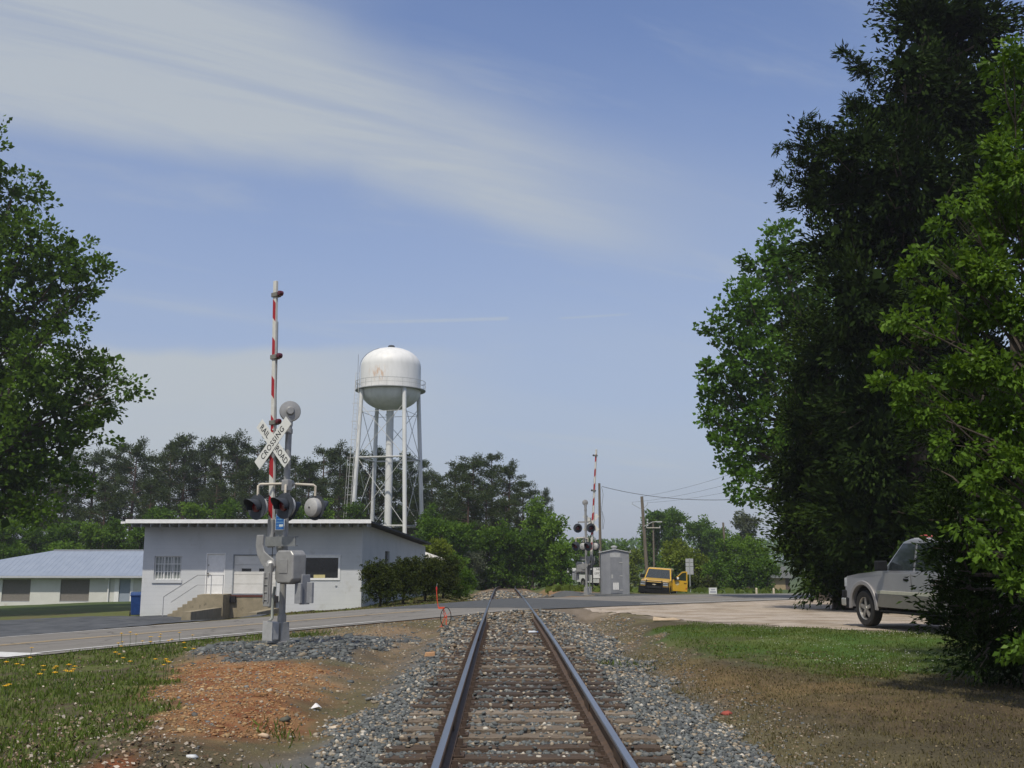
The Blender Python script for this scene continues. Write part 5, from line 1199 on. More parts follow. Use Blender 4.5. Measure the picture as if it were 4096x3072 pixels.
def pickup(name, label, loc, rz, paint, lower=None, stripe=None, flare=None, bumper='chrome', guard=False, open_door=False, roll=0, beacon=False, lift=0):
    t = thing(name, label, 'pickup truck', loc, rz); t.rotation_euler = (roll, 0, rz); t.scale = (lift or 1,) * 3
    FX, RX, WR = 1.98, -1.70, .40
    prof = [(2.86, .46), (2.93, .62), (2.93, .98), (2.84, 1.10), (2.2, 1.17), (1.30, 1.24), (-1.22, 1.26), (-2.88, 1.28), (-2.92, .62), (-2.86, .50)]
    prof += arc(RX, .42, .50, pi, 0, 12)[0:] and [(RX - .50, .50)] + arc(RX, .42, .50, pi, 0, 12) + [(RX + .50, .46)]
    prof += [(FX - .50, .46)] + arc(FX, .42, .50, pi, 0, 12) + [(FX + .50, .46)]
    body = MB().prism(prof, -.97, .97, XZ)
    # tumblehome and rounded nose in plan
    nv_ = []
    for (x, y, z) in body.v:
        k_ = 1 - .05 * max(0, (z - .95) / .33); 
        if x > 2.5: k_ *= 1 - .09 * (x - 2.5) / .43
        nv_.append((x, y * k_, z))
    body.v = nv_
    body.build('body', paint, t, True, bevel=.035, seg=3)
    MB().bb(-2.5, 2.5, -.70, .70, .32, .60).bb(FX - .55, FX + .55, -.90, .90, .45, .88).bb(RX - .55, RX + .55, -.90, .90, .45, .88).build('underbody', darkin, t)
    # hood bulge
    hd = MB().add([(2.80, -.80, 1.10), (2.80, .80, 1.10), (1.28, .86, 1.23), (1.28, -.86, 1.23), (2.62, -.66, 1.155), (2.62, .66, 1.155), (1.28, .74, 1.285), (1.28, -.74, 1.285)], [(0, 1, 5, 4), (1, 2, 6, 5), (2, 3, 7, 6), (3, 0, 4, 7), (4, 5, 6, 7)])
    hd.build('hood', paint, t, True, bevel=.03, seg=3)
    # cab
    cx = [(1.30, .90, 1.22), (.60, .76, 1.88), (.30, .78, 1.94), (-.95, .76, 1.93), (-1.12, .86, 1.25)]
    cab_ = MB(); vs = []
    for (x, y, z) in cx: vs += [(x, -y, z), (x, y, z)]
    vs += [(1.30, -.92, 1.10), (1.30, .92, 1.10), (-1.12, -.92, 1.10), (-1.12, .92, 1.10)]
    cab_.add(vs, [(0, 1, 3, 2), (2, 3, 5, 4), (4, 5, 7, 6), (6, 7, 9, 8), (0, 2, 4, 6, 8, 12, 10), (1, 11, 13, 9, 7, 5, 3), (10, 11, 1, 0), (8, 9, 13, 12)])
    cab_.build('cab', paint, t, True, bevel=.045, seg=3)
    def quadon(a, b, c, d, inset, off, nm, m, parent=t, th=.004):
        P_ = [Vector(p) for p in (a, b, c, d)]; ctr = sum(P_, Vector()) / 4; n_ = (P_[1] - P_[0]).cross(P_[3] - P_[0]).normalized()
        Q_ = [ctr + (p - ctr) * (1 - inset) + n_ * off for p in P_]; Q2 = [q - n_ * th for q in Q_]
        return MB().add(Q_ + Q2, [(0, 1, 2, 3), (7, 6, 5, 4), (0, 4, 5, 1), (1, 5, 6, 2), (2, 6, 7, 3), (3, 7, 4, 0)]).build(nm, m, parent)
    quadon((1.29, -.88, 1.235), (1.29, .88, 1.235), (.61, .75, 1.87), (.61, -.75, 1.87), .07, .012, 'windshield', tintg)
    quadon((-1.115, .84, 1.28), (-1.115, -.84, 1.28), (-.96, -.74, 1.90), (-.96, .74, 1.90), .12, .012, 'rear_window', tintg)
    for s in (-1, 1):
        side = []
        def sp3(x, z):   # point on the sloping cab side
            k_ = (z - 1.22) / .68; return (x, s * (.905 - .135 * k_ + .006), z)
        if not (open_door and s == 1):
            for nm, poly in (('side_window', [(1.14, 1.27), (.10, 1.27), (.10, 1.84), (.56, 1.84)]), ('side_window', [(.02, 1.27), (-.92, 1.27), (-.86, 1.84), (.02, 1.84)])):
                P_ = [sp3(x, z) for x, z in poly]; Q_ = [(x, y - s * .006, z) for x, y, z in P_]
                MB().add(P_ + Q_, [(0, 1, 2, 3), (7, 6, 5, 4), (0, 4, 5, 1), (1, 5, 6, 2), (2, 6, 7, 3), (3, 7, 4, 0)]).build(nm, tintg, t)
        else:
            MB().add([(1.05, .925, .60), (.10, .925, .60), (.10, .925, 1.24), (.10, .775, 1.80), (.40, .775, 1.80), (1.10, .895, 1.26)], [(0, 1, 2, 5), (2, 3, 4, 5)]).build('cab_opening', darkin, t)
            P_ = [sp3(x, z) for x, z in [(.02, 1.27), (-.92, 1.27), (-.84, 1.80), (.02, 1.80)]]; MB().add(P_, [(0, 1, 2, 3)]).build('side_window', tintg, t)
        # doors as thin proud panels with shut lines between
        for (xa, xb) in ((.09, 1.12), (-.95, .06)):
            if open_door and s == 1 and xa > 0: continue
            pan = MB().prism([(xa, .62), (xb, .62), (xb, 1.20), (xa, 1.20)], s * .966, s * .976, XZ)
            o = pan.build('door', paint, t, bevel=.006)
            MB().bb(xa + .07, xa + .25, s * .973, s * .992, 1.06, 1.10).build('handle', plast, o, bevel=.006)
        if not (open_door and s == 1):
            m_ = MB().bb(.98, 1.10, s * .93, s * 1.20, 1.25, 1.47); m_.build('mirror', plast, t, bevel=.03)
        # wheels
        for wx in (FX, RX):
            wv = empty('wheel', (wx, s * .85, WR), 0); wv.parent = t
            MB().lathe([(.25, -.11), (.36, -.125), (.395, -.10), (.40, 0), (.395, .10), (.36, .125), (.25, .11)], 28, axis='Y').build('tyre', rubber, wv, True)
            rim = MB().lathe([(.255, .11 * s), (.24, .095 * s), (.225, .03 * s), (.225, -.1 * s)], 28, axis='Y')
            for q in range(5):
                a = q * 2 * pi / 5 + .3; u_ = Vector((cos(a), 0, sin(a))); w_ = Vector((-sin(a), 0, cos(a)))
                c0, c1 = u_ * .03, u_ * .235; yo = Vector((0, .085 * s, 0)); yi = Vector((0, .05 * s, 0))
                P_ = [c0 + w_ * .045 + yo, c0 - w_ * .045 + yo, c1 - w_ * .035 + yo, c1 + w_ * .035 + yo, c0 + w_ * .045 + yi, c0 - w_ * .045 + yi, c1 - w_ * .035 + yi, c1 + w_ * .035 + yi]
                rim.add(P_, [(0, 1, 2, 3), (7, 6, 5, 4), (0, 4, 5, 1), (1, 5, 6, 2), (2, 6, 7, 3), (3, 7, 4, 0)])
            rim.lathe([(0, .10 * s), (.055, .10 * s), (.06, .04 * s)], 16, axis='Y'); rim.build('rim', alloy, wv)
            MB().lathe([(0, .0), (.225, .0)], 20, origin=(0, .02 * s, 0), axis='Y').build('brake_disc', darkin, wv)
        if flare:
            for wx in (FX, RX):
                o1 = arc(wx, .42, .60, R(-4), R(184), 16); i1 = arc(wx, .42, .505, R(184), R(-4), 16)
                MB().prism(o1 + i1, s * .962, s * 1.015, XZ).build('wheel_flare', flare, t, True, bevel=.012)
        if lower:
            MB().prism([(FX - .60, .46), (RX + .60, .46), (RX + .60, .74), (FX - .60, .74)], s * .966, s * .990, XZ).build('lower_cladding', lower, t, bevel=.008)
            MB().prism([(FX - .60, .745), (RX + .60, .745), (RX + .60, .82), (FX - .60, .82)], s * .966, s * .994, XZ).build('side_moulding', stripe, t, bevel=.006)
        # running board, lights
        MB().bb(-1.05, 1.3, s * .80, s * .98, .36, .40).build('running_board', plast, t)
        MB().prism([(2.83, .86), (2.955, .86), (2.945, 1.06), (2.86, 1.075)], s * .58, s * .89, XZ).build('headlight', headl, t, bevel=.01)
        MB().bb(-2.935, -2.86, s * .80, s * .95, .95, 1.22).build('tail_light', mat('red_tail', (.35, .02, .02), rough=.3), t)
    gr_ = MB().bb(2.88, 2.945, -.57, .57, .80, 1.06).build('grille', grm, t)
    for z_ in (.84, .89, .97, 1.02): MB().bb(2.945, 2.955, -.56, .56, z_ - .008, z_ + .008).build('grille_bar', plast if bumper != 'chrome' else chrome, gr_)
    MB().add([(2.962, -.13, .90), (2.962, -.04, .90), (2.962, -.04, .88), (2.962, .05, .88), (2.962, .05, .90), (2.962, .13, .90), (2.962, .10, .95), (2.962, .04, .95), (2.962, .04, .97), (2.962, -.05, .97), (2.962, -.05, .95), (2.962, -.10, .95),
              (2.948, -.13, .90), (2.948, .13, .90), (2.948, .10, .95), (2.948, -.10, .95)], [tuple(range(12)), (0, 12, 15, 11), (5, 6, 14, 13), (0, 5, 13, 12)]).build('badge', mat('gold_badge', (.75, .66, .50), rough=.3) , t)
    if bumper == 'chrome':
        MB().bb(2.86, 3.02, -.94, .94, .60, .78).build('bumper_top', plast, t, bevel=.03, seg=3); MB().bb(2.84, 3.04, -.95, .95, .42, .60).build('bumper', mat('pale_chrome', (.50, .50, .46), (.42, .42, .40), rough=.3, metal=.6), t, bevel=.03, seg=3)
        MB().bb(2.2 + .38, 2.9, -.93, .93, .36, .62).build('valance', plast, t, bevel=.04)
    else:
        MB().bb(2.84, 3.08, -.99, .99, .34, .80).build('bumper', plast, t, bevel=.04, seg=3)
    if guard:
        gb = MB()
        for s in (-1, 1):
            gb.tube([(3.06, s * .52, .40), (3.12, s * .52, .80), (3.06, s * .50, 1.12), (2.98, s * .50, 1.17)], .035, 8)
            gb.tube([(3.08, s * .52, .72), (3.06, s * .92, .74), (3.0, s * .95, 1.08), (3.04, s * .52, 1.10)], .028, 8)
        gb.tube([(3.05, -.5, 1.12), (3.05, .5, 1.12)], .028, 8); gb.tube([(3.10, -.52, .70), (3.10, .52, .70)], .025, 8)
        gb.build('brush_guard', plast, t, True)
    if open_door:
        dr = empty('open_door', (1.12, .98, 0), R(-66)); dr.parent = t; dr['label'] = 'open driver door with mirror and round decal'
        # door in its own frame: hinge at 0, extends along -x; outer side +y
        pl_ = [(-1.03, .52), (-.02, .52), (0, .9), (0, 1.22), (-1.03, 1.22)]
        MB().prism(pl_, -.06, .0, XZ).build('skin', paint, dr, bevel=.01)
        fr = MB(); path = [(-.02, 1.22), (-.62, 1.80), (-.78, 1.84), (-.98, 1.84), (-1.01, 1.22)]; inn = [(-.12, 1.22), (-.62, 1.72), (-.78, 1.76), (-.91, 1.76), (-.93, 1.22)]
        for i in range(4):
            fr.prism([path[i], path[i + 1], inn[i + 1], inn[i]], -.05, -.005, XZ)
        fr.build('window_frame', paint, dr)
        MB().prism([(-.13, 1.225), (-.62, 1.715), (-.78, 1.755), (-.905, 1.755), (-.925, 1.225)], -.032, -.026, XZ).build('pane', mat('clear_dark_pane', (.03, .045, .03), (.02, .03, .02), rough=.05, spec=.6), dr)
        MB().bb(-.24, -.08, -.01, .16, 1.25, 1.42).build('mirror', plast, dr, bevel=.02)
        MB().lathe([(0, 0), (.085, 0), (.075, .03), (0, .05)], 16, origin=(-.30, .12, 1.36), axis='Y').build('mirror_glass', wht, dr, True)
        MB().bb(-.96, -.78, .002, .02, 1.04, 1.075).build('handle', plast, dr)
        MB().lathe([(0, .004), (.13, .004), (.13, .001)], 20, origin=(-.32, .0, 1.03), axis='Y').build('decal', mat('faded_decal', (.62, .54, .32), (.48, .42, .26), scale=20), dr)
        MB().bb(-1.0, -.90, .001, .004, .66, .78).build('small_mark', mat('red_mark', (.45, .12, .04)), dr)
    if beacon:
        MB().bb(.10, .42, .16, .62, 1.935, 1.955).build('beacon_base', wht, t)
        MB().lathe([(0, -.16), (.030, -.15), (.038, .0), (.030, .12), (0, .13)], 12, origin=(.26, .44, 1.985), axis='Y').build('beacon', mat('red_beacon', (.42, .05, .05), (.55, .20, .18), rough=.25, scale=30), t, True)
    if lift: pass
    # bed
    MB().bb(-2.80, -1.25, -.80, .80, 1.262, 1.285).build('bed_cover', plast, t)
    return t
yel = mat('yellow_paint', (.60, .36, .030), (.54, .32, .025), rough=.3, coat=.5, scale=2)
p = at(2640, 2374, 69); zz_ = max(Tz(p.x, 69), -1.05)
p2 = at(2642, 2372, 68.0)
pickup('pickup_truck', 'yellow pickup truck with open driver door and black brush guard beyond the road', (p2.x + .25, 70.2, at(2642, 2376, 68.0).z - .28), R(-90 - 16), yel, bumper='black', guard=True, open_door=True, roll=R(-4))
sil = mat('silver_truck_paint', (.36, .36, .375), (.32, .32, .335), rough=.3, metal=.5, coat=.4, scale=2)
slow = mat('taupe_lower_paint', (.20, .19, .165), (.18, .17, .15), rough=.4, metal=.3)
smo = mat('pale_moulding', (.42, .41, .33), (.38, .37, .30), rough=.5)
sfl = mat('grey_flare', (.30, .29, .285), (.27, .26, .26), rough=.45, metal=.3)
hdg = R(101)
fw_ = gp(3475, 2507, -.045)   # where the front wheel touches the lot
sx_, sy_2 = cos(hdg), sin(hdg); lx, ly = -sin(hdg), cos(hdg)
org = Vector((fw_.x - sx_ * 1.98 - lx * .95, fw_.y - sy_2 * 1.98 - ly * .95, 0)); org.z = Tz(org.x, org.y) + .03
pickup('pickup_truck', 'silver pickup truck parked on the gravel lot half hidden behind the right-hand trees', org, hdg, sil, lower=slow, stripe=smo, flare=sfl, beacon=True, lift=1.03)
# parked white vehicle and trailer far down the road
whp = mat('white_vehicle_paint', (.62, .63, .62), rough=.35, coat=.4)
p = at(2398, 2340, 112); pickup('pickup_truck', 'distant white pickup seen through the yard sign frame', (p.x, 112, Tz(p.x, 112)), R(-60), whp)
p = at(2288, 2298, 150); tr_ = thing('box_trailer', 'distant small white trailer left of the far signal', 'trailer', (p.x, 150, at(2288, 2310, 150).z), 0)
MB().bb(-.9, .9, -1.5, 1.5, .35, 1.35).build('box', whp, tr_, bevel=.05); MB().bb(-.5, .5, -1.53, -1.502, .5, .9).build('end_panel', plast, tr_)
wl = MB().lathe([(0, -.1), (.33, -.1), (.33, .1), (0, .1)], 14, axis='X').mesh('wheel'); wl.materials.append(rubber)
for s in (-.95, .95): place('wheel', wl, tr_, loc=(s, 0, .33))
# ================================================================== POLES AND WIRES
pw_m = mat('weathered_pole', (.17, .145, .11), (.115, .095, .075), rough=.95, scale=3, streak=(6, 6, .4), bump=.3)
por = mat('grey_porcelain', (.5, .52, .54), rough=.3)
def pole(px, ytop, Yd, r, name, label, lean=0, cross=(), lampv=None, extras=None):
    b_ = at(px, 2340, Yd); zg = Tz(b_.x, Yd); zt_ = at(px, ytop, Yd).z; h_ = zt_ - zg
    t = thing(name, label, 'utility pole', (b_.x, Yd, zg)); top = Vector((-lean, 0, h_))
    MB().tube([(0, 0, -.3), (-lean * .5, 0, h_ * .5), tuple(top)], [r, r * .88, r * .72], 12).build('pole', pw_m, t, True)
    for (dz_, L_, cm_, bend) in cross:
        z_ = h_ - dz_; mb = MB()
        if bend: mb.tube([(-L_ / 2 - lean, -.12, z_ + .22), (-L_ / 4 - lean, -.12, z_), (-lean, -.12, z_ - .05), (L_ / 4 - lean, -.12, z_), (L_ / 2 - lean, -.12, z_ + .22)], .045, 6)
        else: mb.bb(-L_ / 2 - lean, L_ / 2 - lean, -r - .10, -r - .0, z_ - .06, z_ + .06)
        mb.build('crossarm', cm_, t)
        for q in (-.48, .48): MB().lathe([(0, 0), (.06, .02), (.04, .10), (.065, .14), (.03, .2), (0, .2)], 8, origin=(q * L_ - lean, -.12, z_ + (.2 if bend else .06))).build('insulator', por, t)
    return t, Vector((b_.x - lean, Yd, zt_))
def wire(pts, sag, r, label, m, name='wire', n=24):
    mb = MB(); 
    for a, b in zip(pts[:-1], pts[1:]):
        a = Vector(a); b = Vector(b); mb.tube([a.lerp(b, i / n) - Vector((0, 0, 4 * sag * (i / n) * (1 - i / n))) for i in range(n + 1)], r, 4)
    o = mb.build(name, m); tag(o, label, 'wire'); return o
lt = mat('pale_crossarm', (.46, .43, .36), (.40, .37, .31), rough=.8)
t1_, e1 = pole(2403, 1933, 80, .125, 'utility_pole', 'plain service pole directly behind the signal cabinet')
MB().tube([(.17, -.1, e1.z - t1_.location.z - .3), (.28, -.1, e1.z - t1_.location.z - .9), (.14, -.1, e1.z - t1_.location.z - 2), (.22, -.1, e1.z - t1_.location.z - 3.6), (.34, -.1, e1.z - t1_.location.z - 2.9), (.18, -.1, e1.z - t1_.location.z - 2.2)], .014, 5).build('hanging_cable', blackm, t1_)
t2_, e2 = pole(2592, 1986, 100, .19, 'utility_pole', 'tall weathered utility pole rising behind the yellow pickup', lean=.42)
h2 = e2.z - t2_.location.z
for dz_ in (2.35, 2.6, 2.85): MB().lathe([(0, 0), (.09, .02), (.06, .10), (.09, .16), (0, .18)], 8, origin=(.05, -.22, h2 - dz_)).build('insulator', por, t2_)
for s in (-.95, .55): MB().tube([(-.4, -.1, h2 - 1.3), (-.42 + s, -.1, h2 - .75), (-.42 + s, -.1, h2 - .55)], .025, 5).build('wire_bracket', galv, t2_)
MB().tube([(-.3, -.2, h2 - 2.9), (.5, -.3, h2 - 2.5), (.95, -.35, h2 - 2.45)], .035, 6).bb(.90, 1.45, -.42, -.28, h2 - 2.52, h2 - 2.40).build('street_light', hk, t2_)
t3_, e3 = pole(2618, 2092, 142, .15, 'utility_pole', 'thin utility pole with pale straight crossarm right of the tall pole', cross=((.65, 1.9, lt, False),))
t4_, e4 = pole(2600, 2137, 190, .17, 'utility_pole', 'distant utility pole with two curved pale crossarms', cross=((.9, 1.1, hk, True), (1.9, 1.1, hk, True)))
t5_, e5 = pole(2566, 2188, 250, .18, 'utility_pole', 'farthest small utility pole seen left of the tall pole', cross=((.8, 1.2, hk, True),))
t6_, e6 = pole(2912, 2090, 112, .15, 'utility_pole', 'slender utility pole among the green trees left of the dark cedars', lean=.3)
h6 = e6.z - t6_.location.z
MB().bb(-.75, .45, -.30, -.16, h6 - 3.15, h6 - 2.95).build('crossarm', plast, t6_, bevel=.03); MB().bb(-.75, -.35, -.34, -.12, h6 - 3.2, h6 - 2.8).build('transformer', plast, t6_, bevel=.03)
wm_ = mat('dark_wire', (.03, .03, .032), rough=.6)
e7 = at(3330, 1950, 62); e8 = at(3330, 1740, 62)
wire([(e1.x + .2, e1.y, e1.z - .25), (e7.x, 62, e7.z)], .9, .022, 'twisted black service cable sagging right from the service pole to the trees', wm_)
wire([tuple(e2), (e8.x, 62, e8.z)], .5, .010, 'thin upper power line rising right from the tall pole', wm_)
wire([(e2.x - .9, e2.y, e2.z - .55), (e8.x - .5, 62, e8.z - 1.1)], .5, .010, 'middle thin power line rising right from the tall pole', wm_)
wire([(e2.x + .55, e2.y, e2.z - .6), (e8.x + .9, 62, e8.z - 1.5)], .5, .010, 'lower thin power line rising right from the tall pole', wm_)
wire([(e6.x, e6.y, e6.z - 3.2), (at(3150, 2200, 95).x, 95, at(3150, 2203, 95).z)], .3, .016, 'dark cable running right from the slender pole before the green trees', wm_)
wire([(e2.x, e2.y, h2 + t2_.location.z - 2.4), (e2.x - 3.2, 96, -1.2)], 0, .012, 'guy wire slanting down left from the tall pole', wm_, n=2)
wire([(at(-80, 2125, 60).x, 60, at(-80, 2125, 60).z), (BX0 + .2, 62, at(565, 2160, 62).z)], .35, .012, 'thin cable reaching the block building from the left', wm_)
# small house far right between the trees
HY = 118; a = at(2912, 2360, HY); b = at(3090, 2360, HY); hz0 = at(2912, 2371, HY).z - .3; 
hs = thing('far_house', 'small dark distant house with a pale roof edge under the green trees', 'house')
ztp = at(2912, 2312, HY).z
MB().bb(a.x, b.x + 2, HY, HY + 6, hz0, ztp).build('wall', mat('brown_house_wall', (.12, .09, .08), (.09, .07, .06), scale=.5), hs)
MB().bb(a.x + 1.2, a.x + 1.9, HY - .05, HY - .003, hz0, ztp - .3).build('door', mat('grey_green_door', (.16, .19, .17)), hs)
MB().bb(b.x - 1.6, b.x + 1.5, HY - .05, HY - .003, hz0, ztp).build('tan_panel', mat('tan_siding', (.34, .27, .16), (.28, .22, .14)), hs)
MB().add([(a.x - .3, HY - .5, ztp), (b.x + 2.3, HY - .5, ztp), (b.x + 2.3, HY + 3, ztp + 1.3), (a.x - .3, HY + 3, ztp + 1.3), (b.x + 2.3, HY + 6.5, ztp), (a.x - .3, HY + 6.5, ztp)], [(0, 1, 2, 3), (3, 2, 4, 5), (0, 3, 5), (1, 4, 2)]).build('roof', mat('grey_house_roof', (.11, .115, .11), (.08, .085, .08)), hs); MB().bb(a.x - .2, a.x + 3.0, HY - .58, HY - .51, ztp - .02, ztp + .16).build('porch_edge', mat('pale_porch_edge', (.5, .52, .5)), hs)
# ================================================================== TREES
bark = mat('grey_brown_bark', (.085, .068, .052), (.052, .042, .034), rough=.95, scale=4, streak=(5, 5, .8), bump=.6, bscale=18)
pbark = mat('pine_bark', (.115, .075, .055), (.07, .05, .04), rough=.95, scale=3, streak=(4, 4, 1), bump=.5, bscale=14)
LM = {'oak': leafmat('oak_leaves', (.030, .062, .006), (.095, .175, .018), .36),
      'maple': leafmat('maple_leaves', (.034, .080, .008), (.095, .200, .022), .36),
      'fresh': leafmat('fresh_green_leaves', (.045, .095, .010), (.130, .228, .030), .38, .38),
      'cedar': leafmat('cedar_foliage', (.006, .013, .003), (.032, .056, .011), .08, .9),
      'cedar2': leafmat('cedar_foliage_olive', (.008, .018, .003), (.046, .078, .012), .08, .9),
      'pine': leafmat('pine_needles', (.024, .040, .014), (.072, .098, .036), .12, .7),
      'bright': leafmat('spring_leaves', (.062, .125, .014), (.155, .260, .034), .36),
      'mid': leafmat('mid_green_leaves', (.038, .085, .010), (.115, .205, .026), .34),
      'yellowgreen': leafmat('yellow_green_leaves', (.085, .125, .012), (.200, .250, .034), .35),
      'pale': leafmat('pale_grey_green_leaves', (.075, .095, .060), (.155, .180, .120), .3),
      'shrub': leafmat('shrub_leaves', (.014, .028, .005), (.075, .092, .018), .2)}
def usph(n, up=0.0):
    v = unit(rng.normal(size=(n, 3))); v[:, 2] += up; return unit(v)
NLEAF = []
def crown(lobes, clump, per, leaf, w=.6, up=.25, fill=1.0, elong=0, shell=(.72, 1.04), tspread=.5, squash=.8, droop=0.0, density=1.0, inner=.12, core=5.0, coresize=.95):
    """lobes: (x, y, z, r [, squash]); leaves in clumps sat on each lobe's shell. Returns mesh arrays."""
    Ps = []; Ds = []; Ts = []; Ss = []
    for lb in lobes:
        c = np.array(lb[:3]); r = lb[3]; sq = lb[4] if len(lb) > 4 else squash
        nc = max(4, int(density * 3.3 * (r / clump) ** 2))
        d = usph(nc, up); rad = rng.uniform(shell[0], shell[1], nc) * r
        inn = rng.random(nc) < inner; rad = np.where(inn, rad * rng.uniform(.2, .8, nc), rad)
        cc = c + d * rad[:, None] * np.array([1, 1, sq])
        cr = clump * rng.uniform(.6, 1.25, nc); ct = rng.uniform(0, tspread, nc)
        q = rng.normal(size=(nc, per, 3)); q /= np.linalg.norm(q, axis=2, keepdims=True)
        q = q * rng.uniform(.35, 1.0, (nc, per, 1))
        if elong: q = q + d[:, None, :] * rng.uniform(-1, elong, (nc, per, 1))
        else: q[:, :, 2] *= .72
        pos = cc[:, None, :] + q * cr[:, None, None]
        dd = q * .6 + d[:, None, :] * (.7 + elong * .6) + rng.normal(size=q.shape) * .45; dd[:, :, 2] -= droop
        t = ct[:, None] + rng.uniform(0, 1 - tspread, (nc, per)) 
        Ps.append(pos.reshape(-1, 3)); Ds.append(dd.reshape(-1, 3)); Ts.append(t.ravel()); Ss.append(leaf * rng.uniform(.6, 1.3, nc * per))
        if core:
            m = int(core * (r / clump) ** 2.2 * density) + 3
            pp = c + usph(m) * (rng.random(m) ** .45 * r * .70)[:, None] * np.array([1, 1, sq])
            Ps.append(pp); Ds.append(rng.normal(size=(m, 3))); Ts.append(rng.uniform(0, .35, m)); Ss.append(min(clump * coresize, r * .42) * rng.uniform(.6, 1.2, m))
    P = np.vstack(Ps); D = np.vstack(Ds); t_ = np.concatenate(Ts); S = np.concatenate(Ss)
    NLEAF.append(len(P)); big = S > leaf * 1.9
    return leaves(P, D, S, np.where(big, .85, w)[:, None], np.clip(t_, 0, 1), fold=np.where(big, .05, .18)[:, None])
def tree(name, label, cat, base_, lobes, lm, clump, per, leaf, trunk=(.35, 8), limbs=True, lw=1.0, group=None, bk=None, **kw):
    bx, by, bz = base_; t = thing(name, label, cat, (bx, by, bz), 0, group)
    L = [(x - bx, y - by, z - bz, *r) for (x, y, z, *r) in lobes]
    V, Fq, tone = crown(L, clump, per, leaf, **kw)
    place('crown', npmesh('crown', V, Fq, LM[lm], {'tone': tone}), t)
    tk = MB(); r0, H = trunk
    tk.tube([(0, 0, -.4), (0, 0, .1), (.05, 0, H * .5), (-.04, .05, H)], [r0 * 1.35, r0, r0 * .78, r0 * .4], 12)
    if limbs:
        for lb in L:
            c = Vector(lb[:3]); z0 = min(H * random.uniform(.35, .95), max(c.z - .2, H * .2)); s = Vector((0, 0, z0)); m_ = s.lerp(c, .5) + Vector((random.uniform(-.3, .3), random.uniform(-.3, .3), .2 * lb[3]))
            rr_ = min(r0 * .45, .05 + lb[3] * .05) * lw; tk.tube([s, m_, c], [rr_, rr_ * .6, rr_ * .2], 6)
            for q in range(4):
                e_ = c + Vector(usph(1, .2)[0]) * lb[3] * .85; tk.tube([m_.lerp(c, .6), m_.lerp(e_, .7), e_], [rr_ * .35, rr_ * .2, rr_ * .06], 4)
    tk.build('trunk', bk or bark, t, True)
    return t
def lobes_px(lst, D, view=True):
    out = []; k_ = 4096 / 2212 if view else 1
    for e in lst:
        x, y, r = e[0] * k_, e[1] * k_, e[2] * k_; dy = e[3] if len(e) > 3 else 0
        p = at(x, y, D + dy); out.append((p.x, p.y, p.z, r / F * (D + dy)))
    return out
# big oak on the left
OD = 57
ol = lobes_px([(-60, 330, 90), (30, 420, 62), (-80, 480, 120, 2), (60, 520, 70, -1), (150, 560, 62), (205, 600, 48, -1), (90, 620, 80, 1), (-20, 600, 110, -2), (170, 640, 40), (40, 720, 85, 1), (130, 700, 55, -1), (-60, 740, 120), (70, 800, 80, -2), (160, 810, 65, 1), (235, 800, 50), (275, 835, 34, -1), (210, 870, 55, 1), (-10, 860, 110, 2), (110, 900, 85, -1), (205, 930, 45), (30, 960, 90, 1), (120, 990, 65), (-70, 980, 120, -2), (60, 1050, 75, 1), (150, 1050, 36), (-30, 1090, 90), (80, 1100, 48, -1), (-250, 420, 150, 1), (-260, 700, 180, -1), (-240, 950, 160, 2), (-160, 230, 110), (-200, 1120, 110)], OD)
ob = at(-420, 2400, OD)
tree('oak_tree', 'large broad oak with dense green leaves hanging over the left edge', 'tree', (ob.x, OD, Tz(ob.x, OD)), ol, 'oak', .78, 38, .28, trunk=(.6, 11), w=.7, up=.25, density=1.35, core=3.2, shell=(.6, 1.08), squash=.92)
# maple on the right, behind the cedars
MD = 56
ml = lobes_px([(1690, 520, 45), (1660, 580, 55, 1), (1720, 600, 70), (1620, 650, 58, -1), (1690, 690, 75, 1), (1580, 720, 62), (1640, 780, 75, -1), (1560, 800, 52), (1710, 800, 70, 1), (1545, 860, 38), (1600, 880, 72, 1), (1680, 900, 72, -1), (1575, 950, 48), (1640, 980, 65, 1), (1580, 1010, 36), (1620, 1050, 40, -1), (1740, 980, 80, 1), (1800, 700, 110, 2), (1800, 900, 110, 2), (1655, 1070, 28), (1530, 900, 24)], MD)
mb_ = at(3290, 2380, MD)
tree('maple_tree', 'rounded green maple standing behind the dark cedars on the right', 'tree', (mb_.x, MD, Tz(mb_.x, MD)), ml, 'maple', .58, 34, .25, trunk=(.42, 9), w=.8, up=.2, density=1.3, core=2.2, shell=(.65, 1.05), squash=.92)
# tall dark cedar
CDD = 34
cl_ = lobes_px([(2000, -150, 170, 1), (1995, 40, 85), (2070, 60, 150, 2), (1955, 140, 62, -1), (2000, 220, 130, 1), (2120, 250, 170, 2), (1915, 255, 66), (1850, 325, 74, -1), (1780, 330, 50), (1960, 380, 130, -1), (2100, 450, 170, 1), (1830, 420, 90), (1760, 430, 55, 1), (1900, 520, 120, 1), (2050, 620, 170), (1810, 540, 80), (1860, 640, 100, -1), (1960, 740, 140, 1), (2100, 820, 170, 2), (1850, 740, 80), (1900, 880, 120), (2000, 980, 160, 2), (2100, 1100, 170, 2), (1920, 1080, 120, 2), (1960, 1220, 130, 2), (2080, 1280, 130, 2), (1880, 980, 90), (1860, 1100, 90, 1), (1890, 1190, 85, 1), (1980, 1130, 110, 0), (1960, 1270, 60, 1), (2050, 1200, 110, 0)], CDD)
cbp = at(3720, 2400, CDD + 1)
cbt = tree('cedar_tree', 'towering dark cedar filling the top right corner', 'tree', (cbp.x, CDD + 1, Tz(cbp.x, CDD + 1)), cl_, 'cedar', .50, 60, .22, trunk=(.6, 16), w=.42, up=.15, elong=1.6, density=1.1, core=20, coresize=.9, shell=(.55, 1.0), inner=.3)
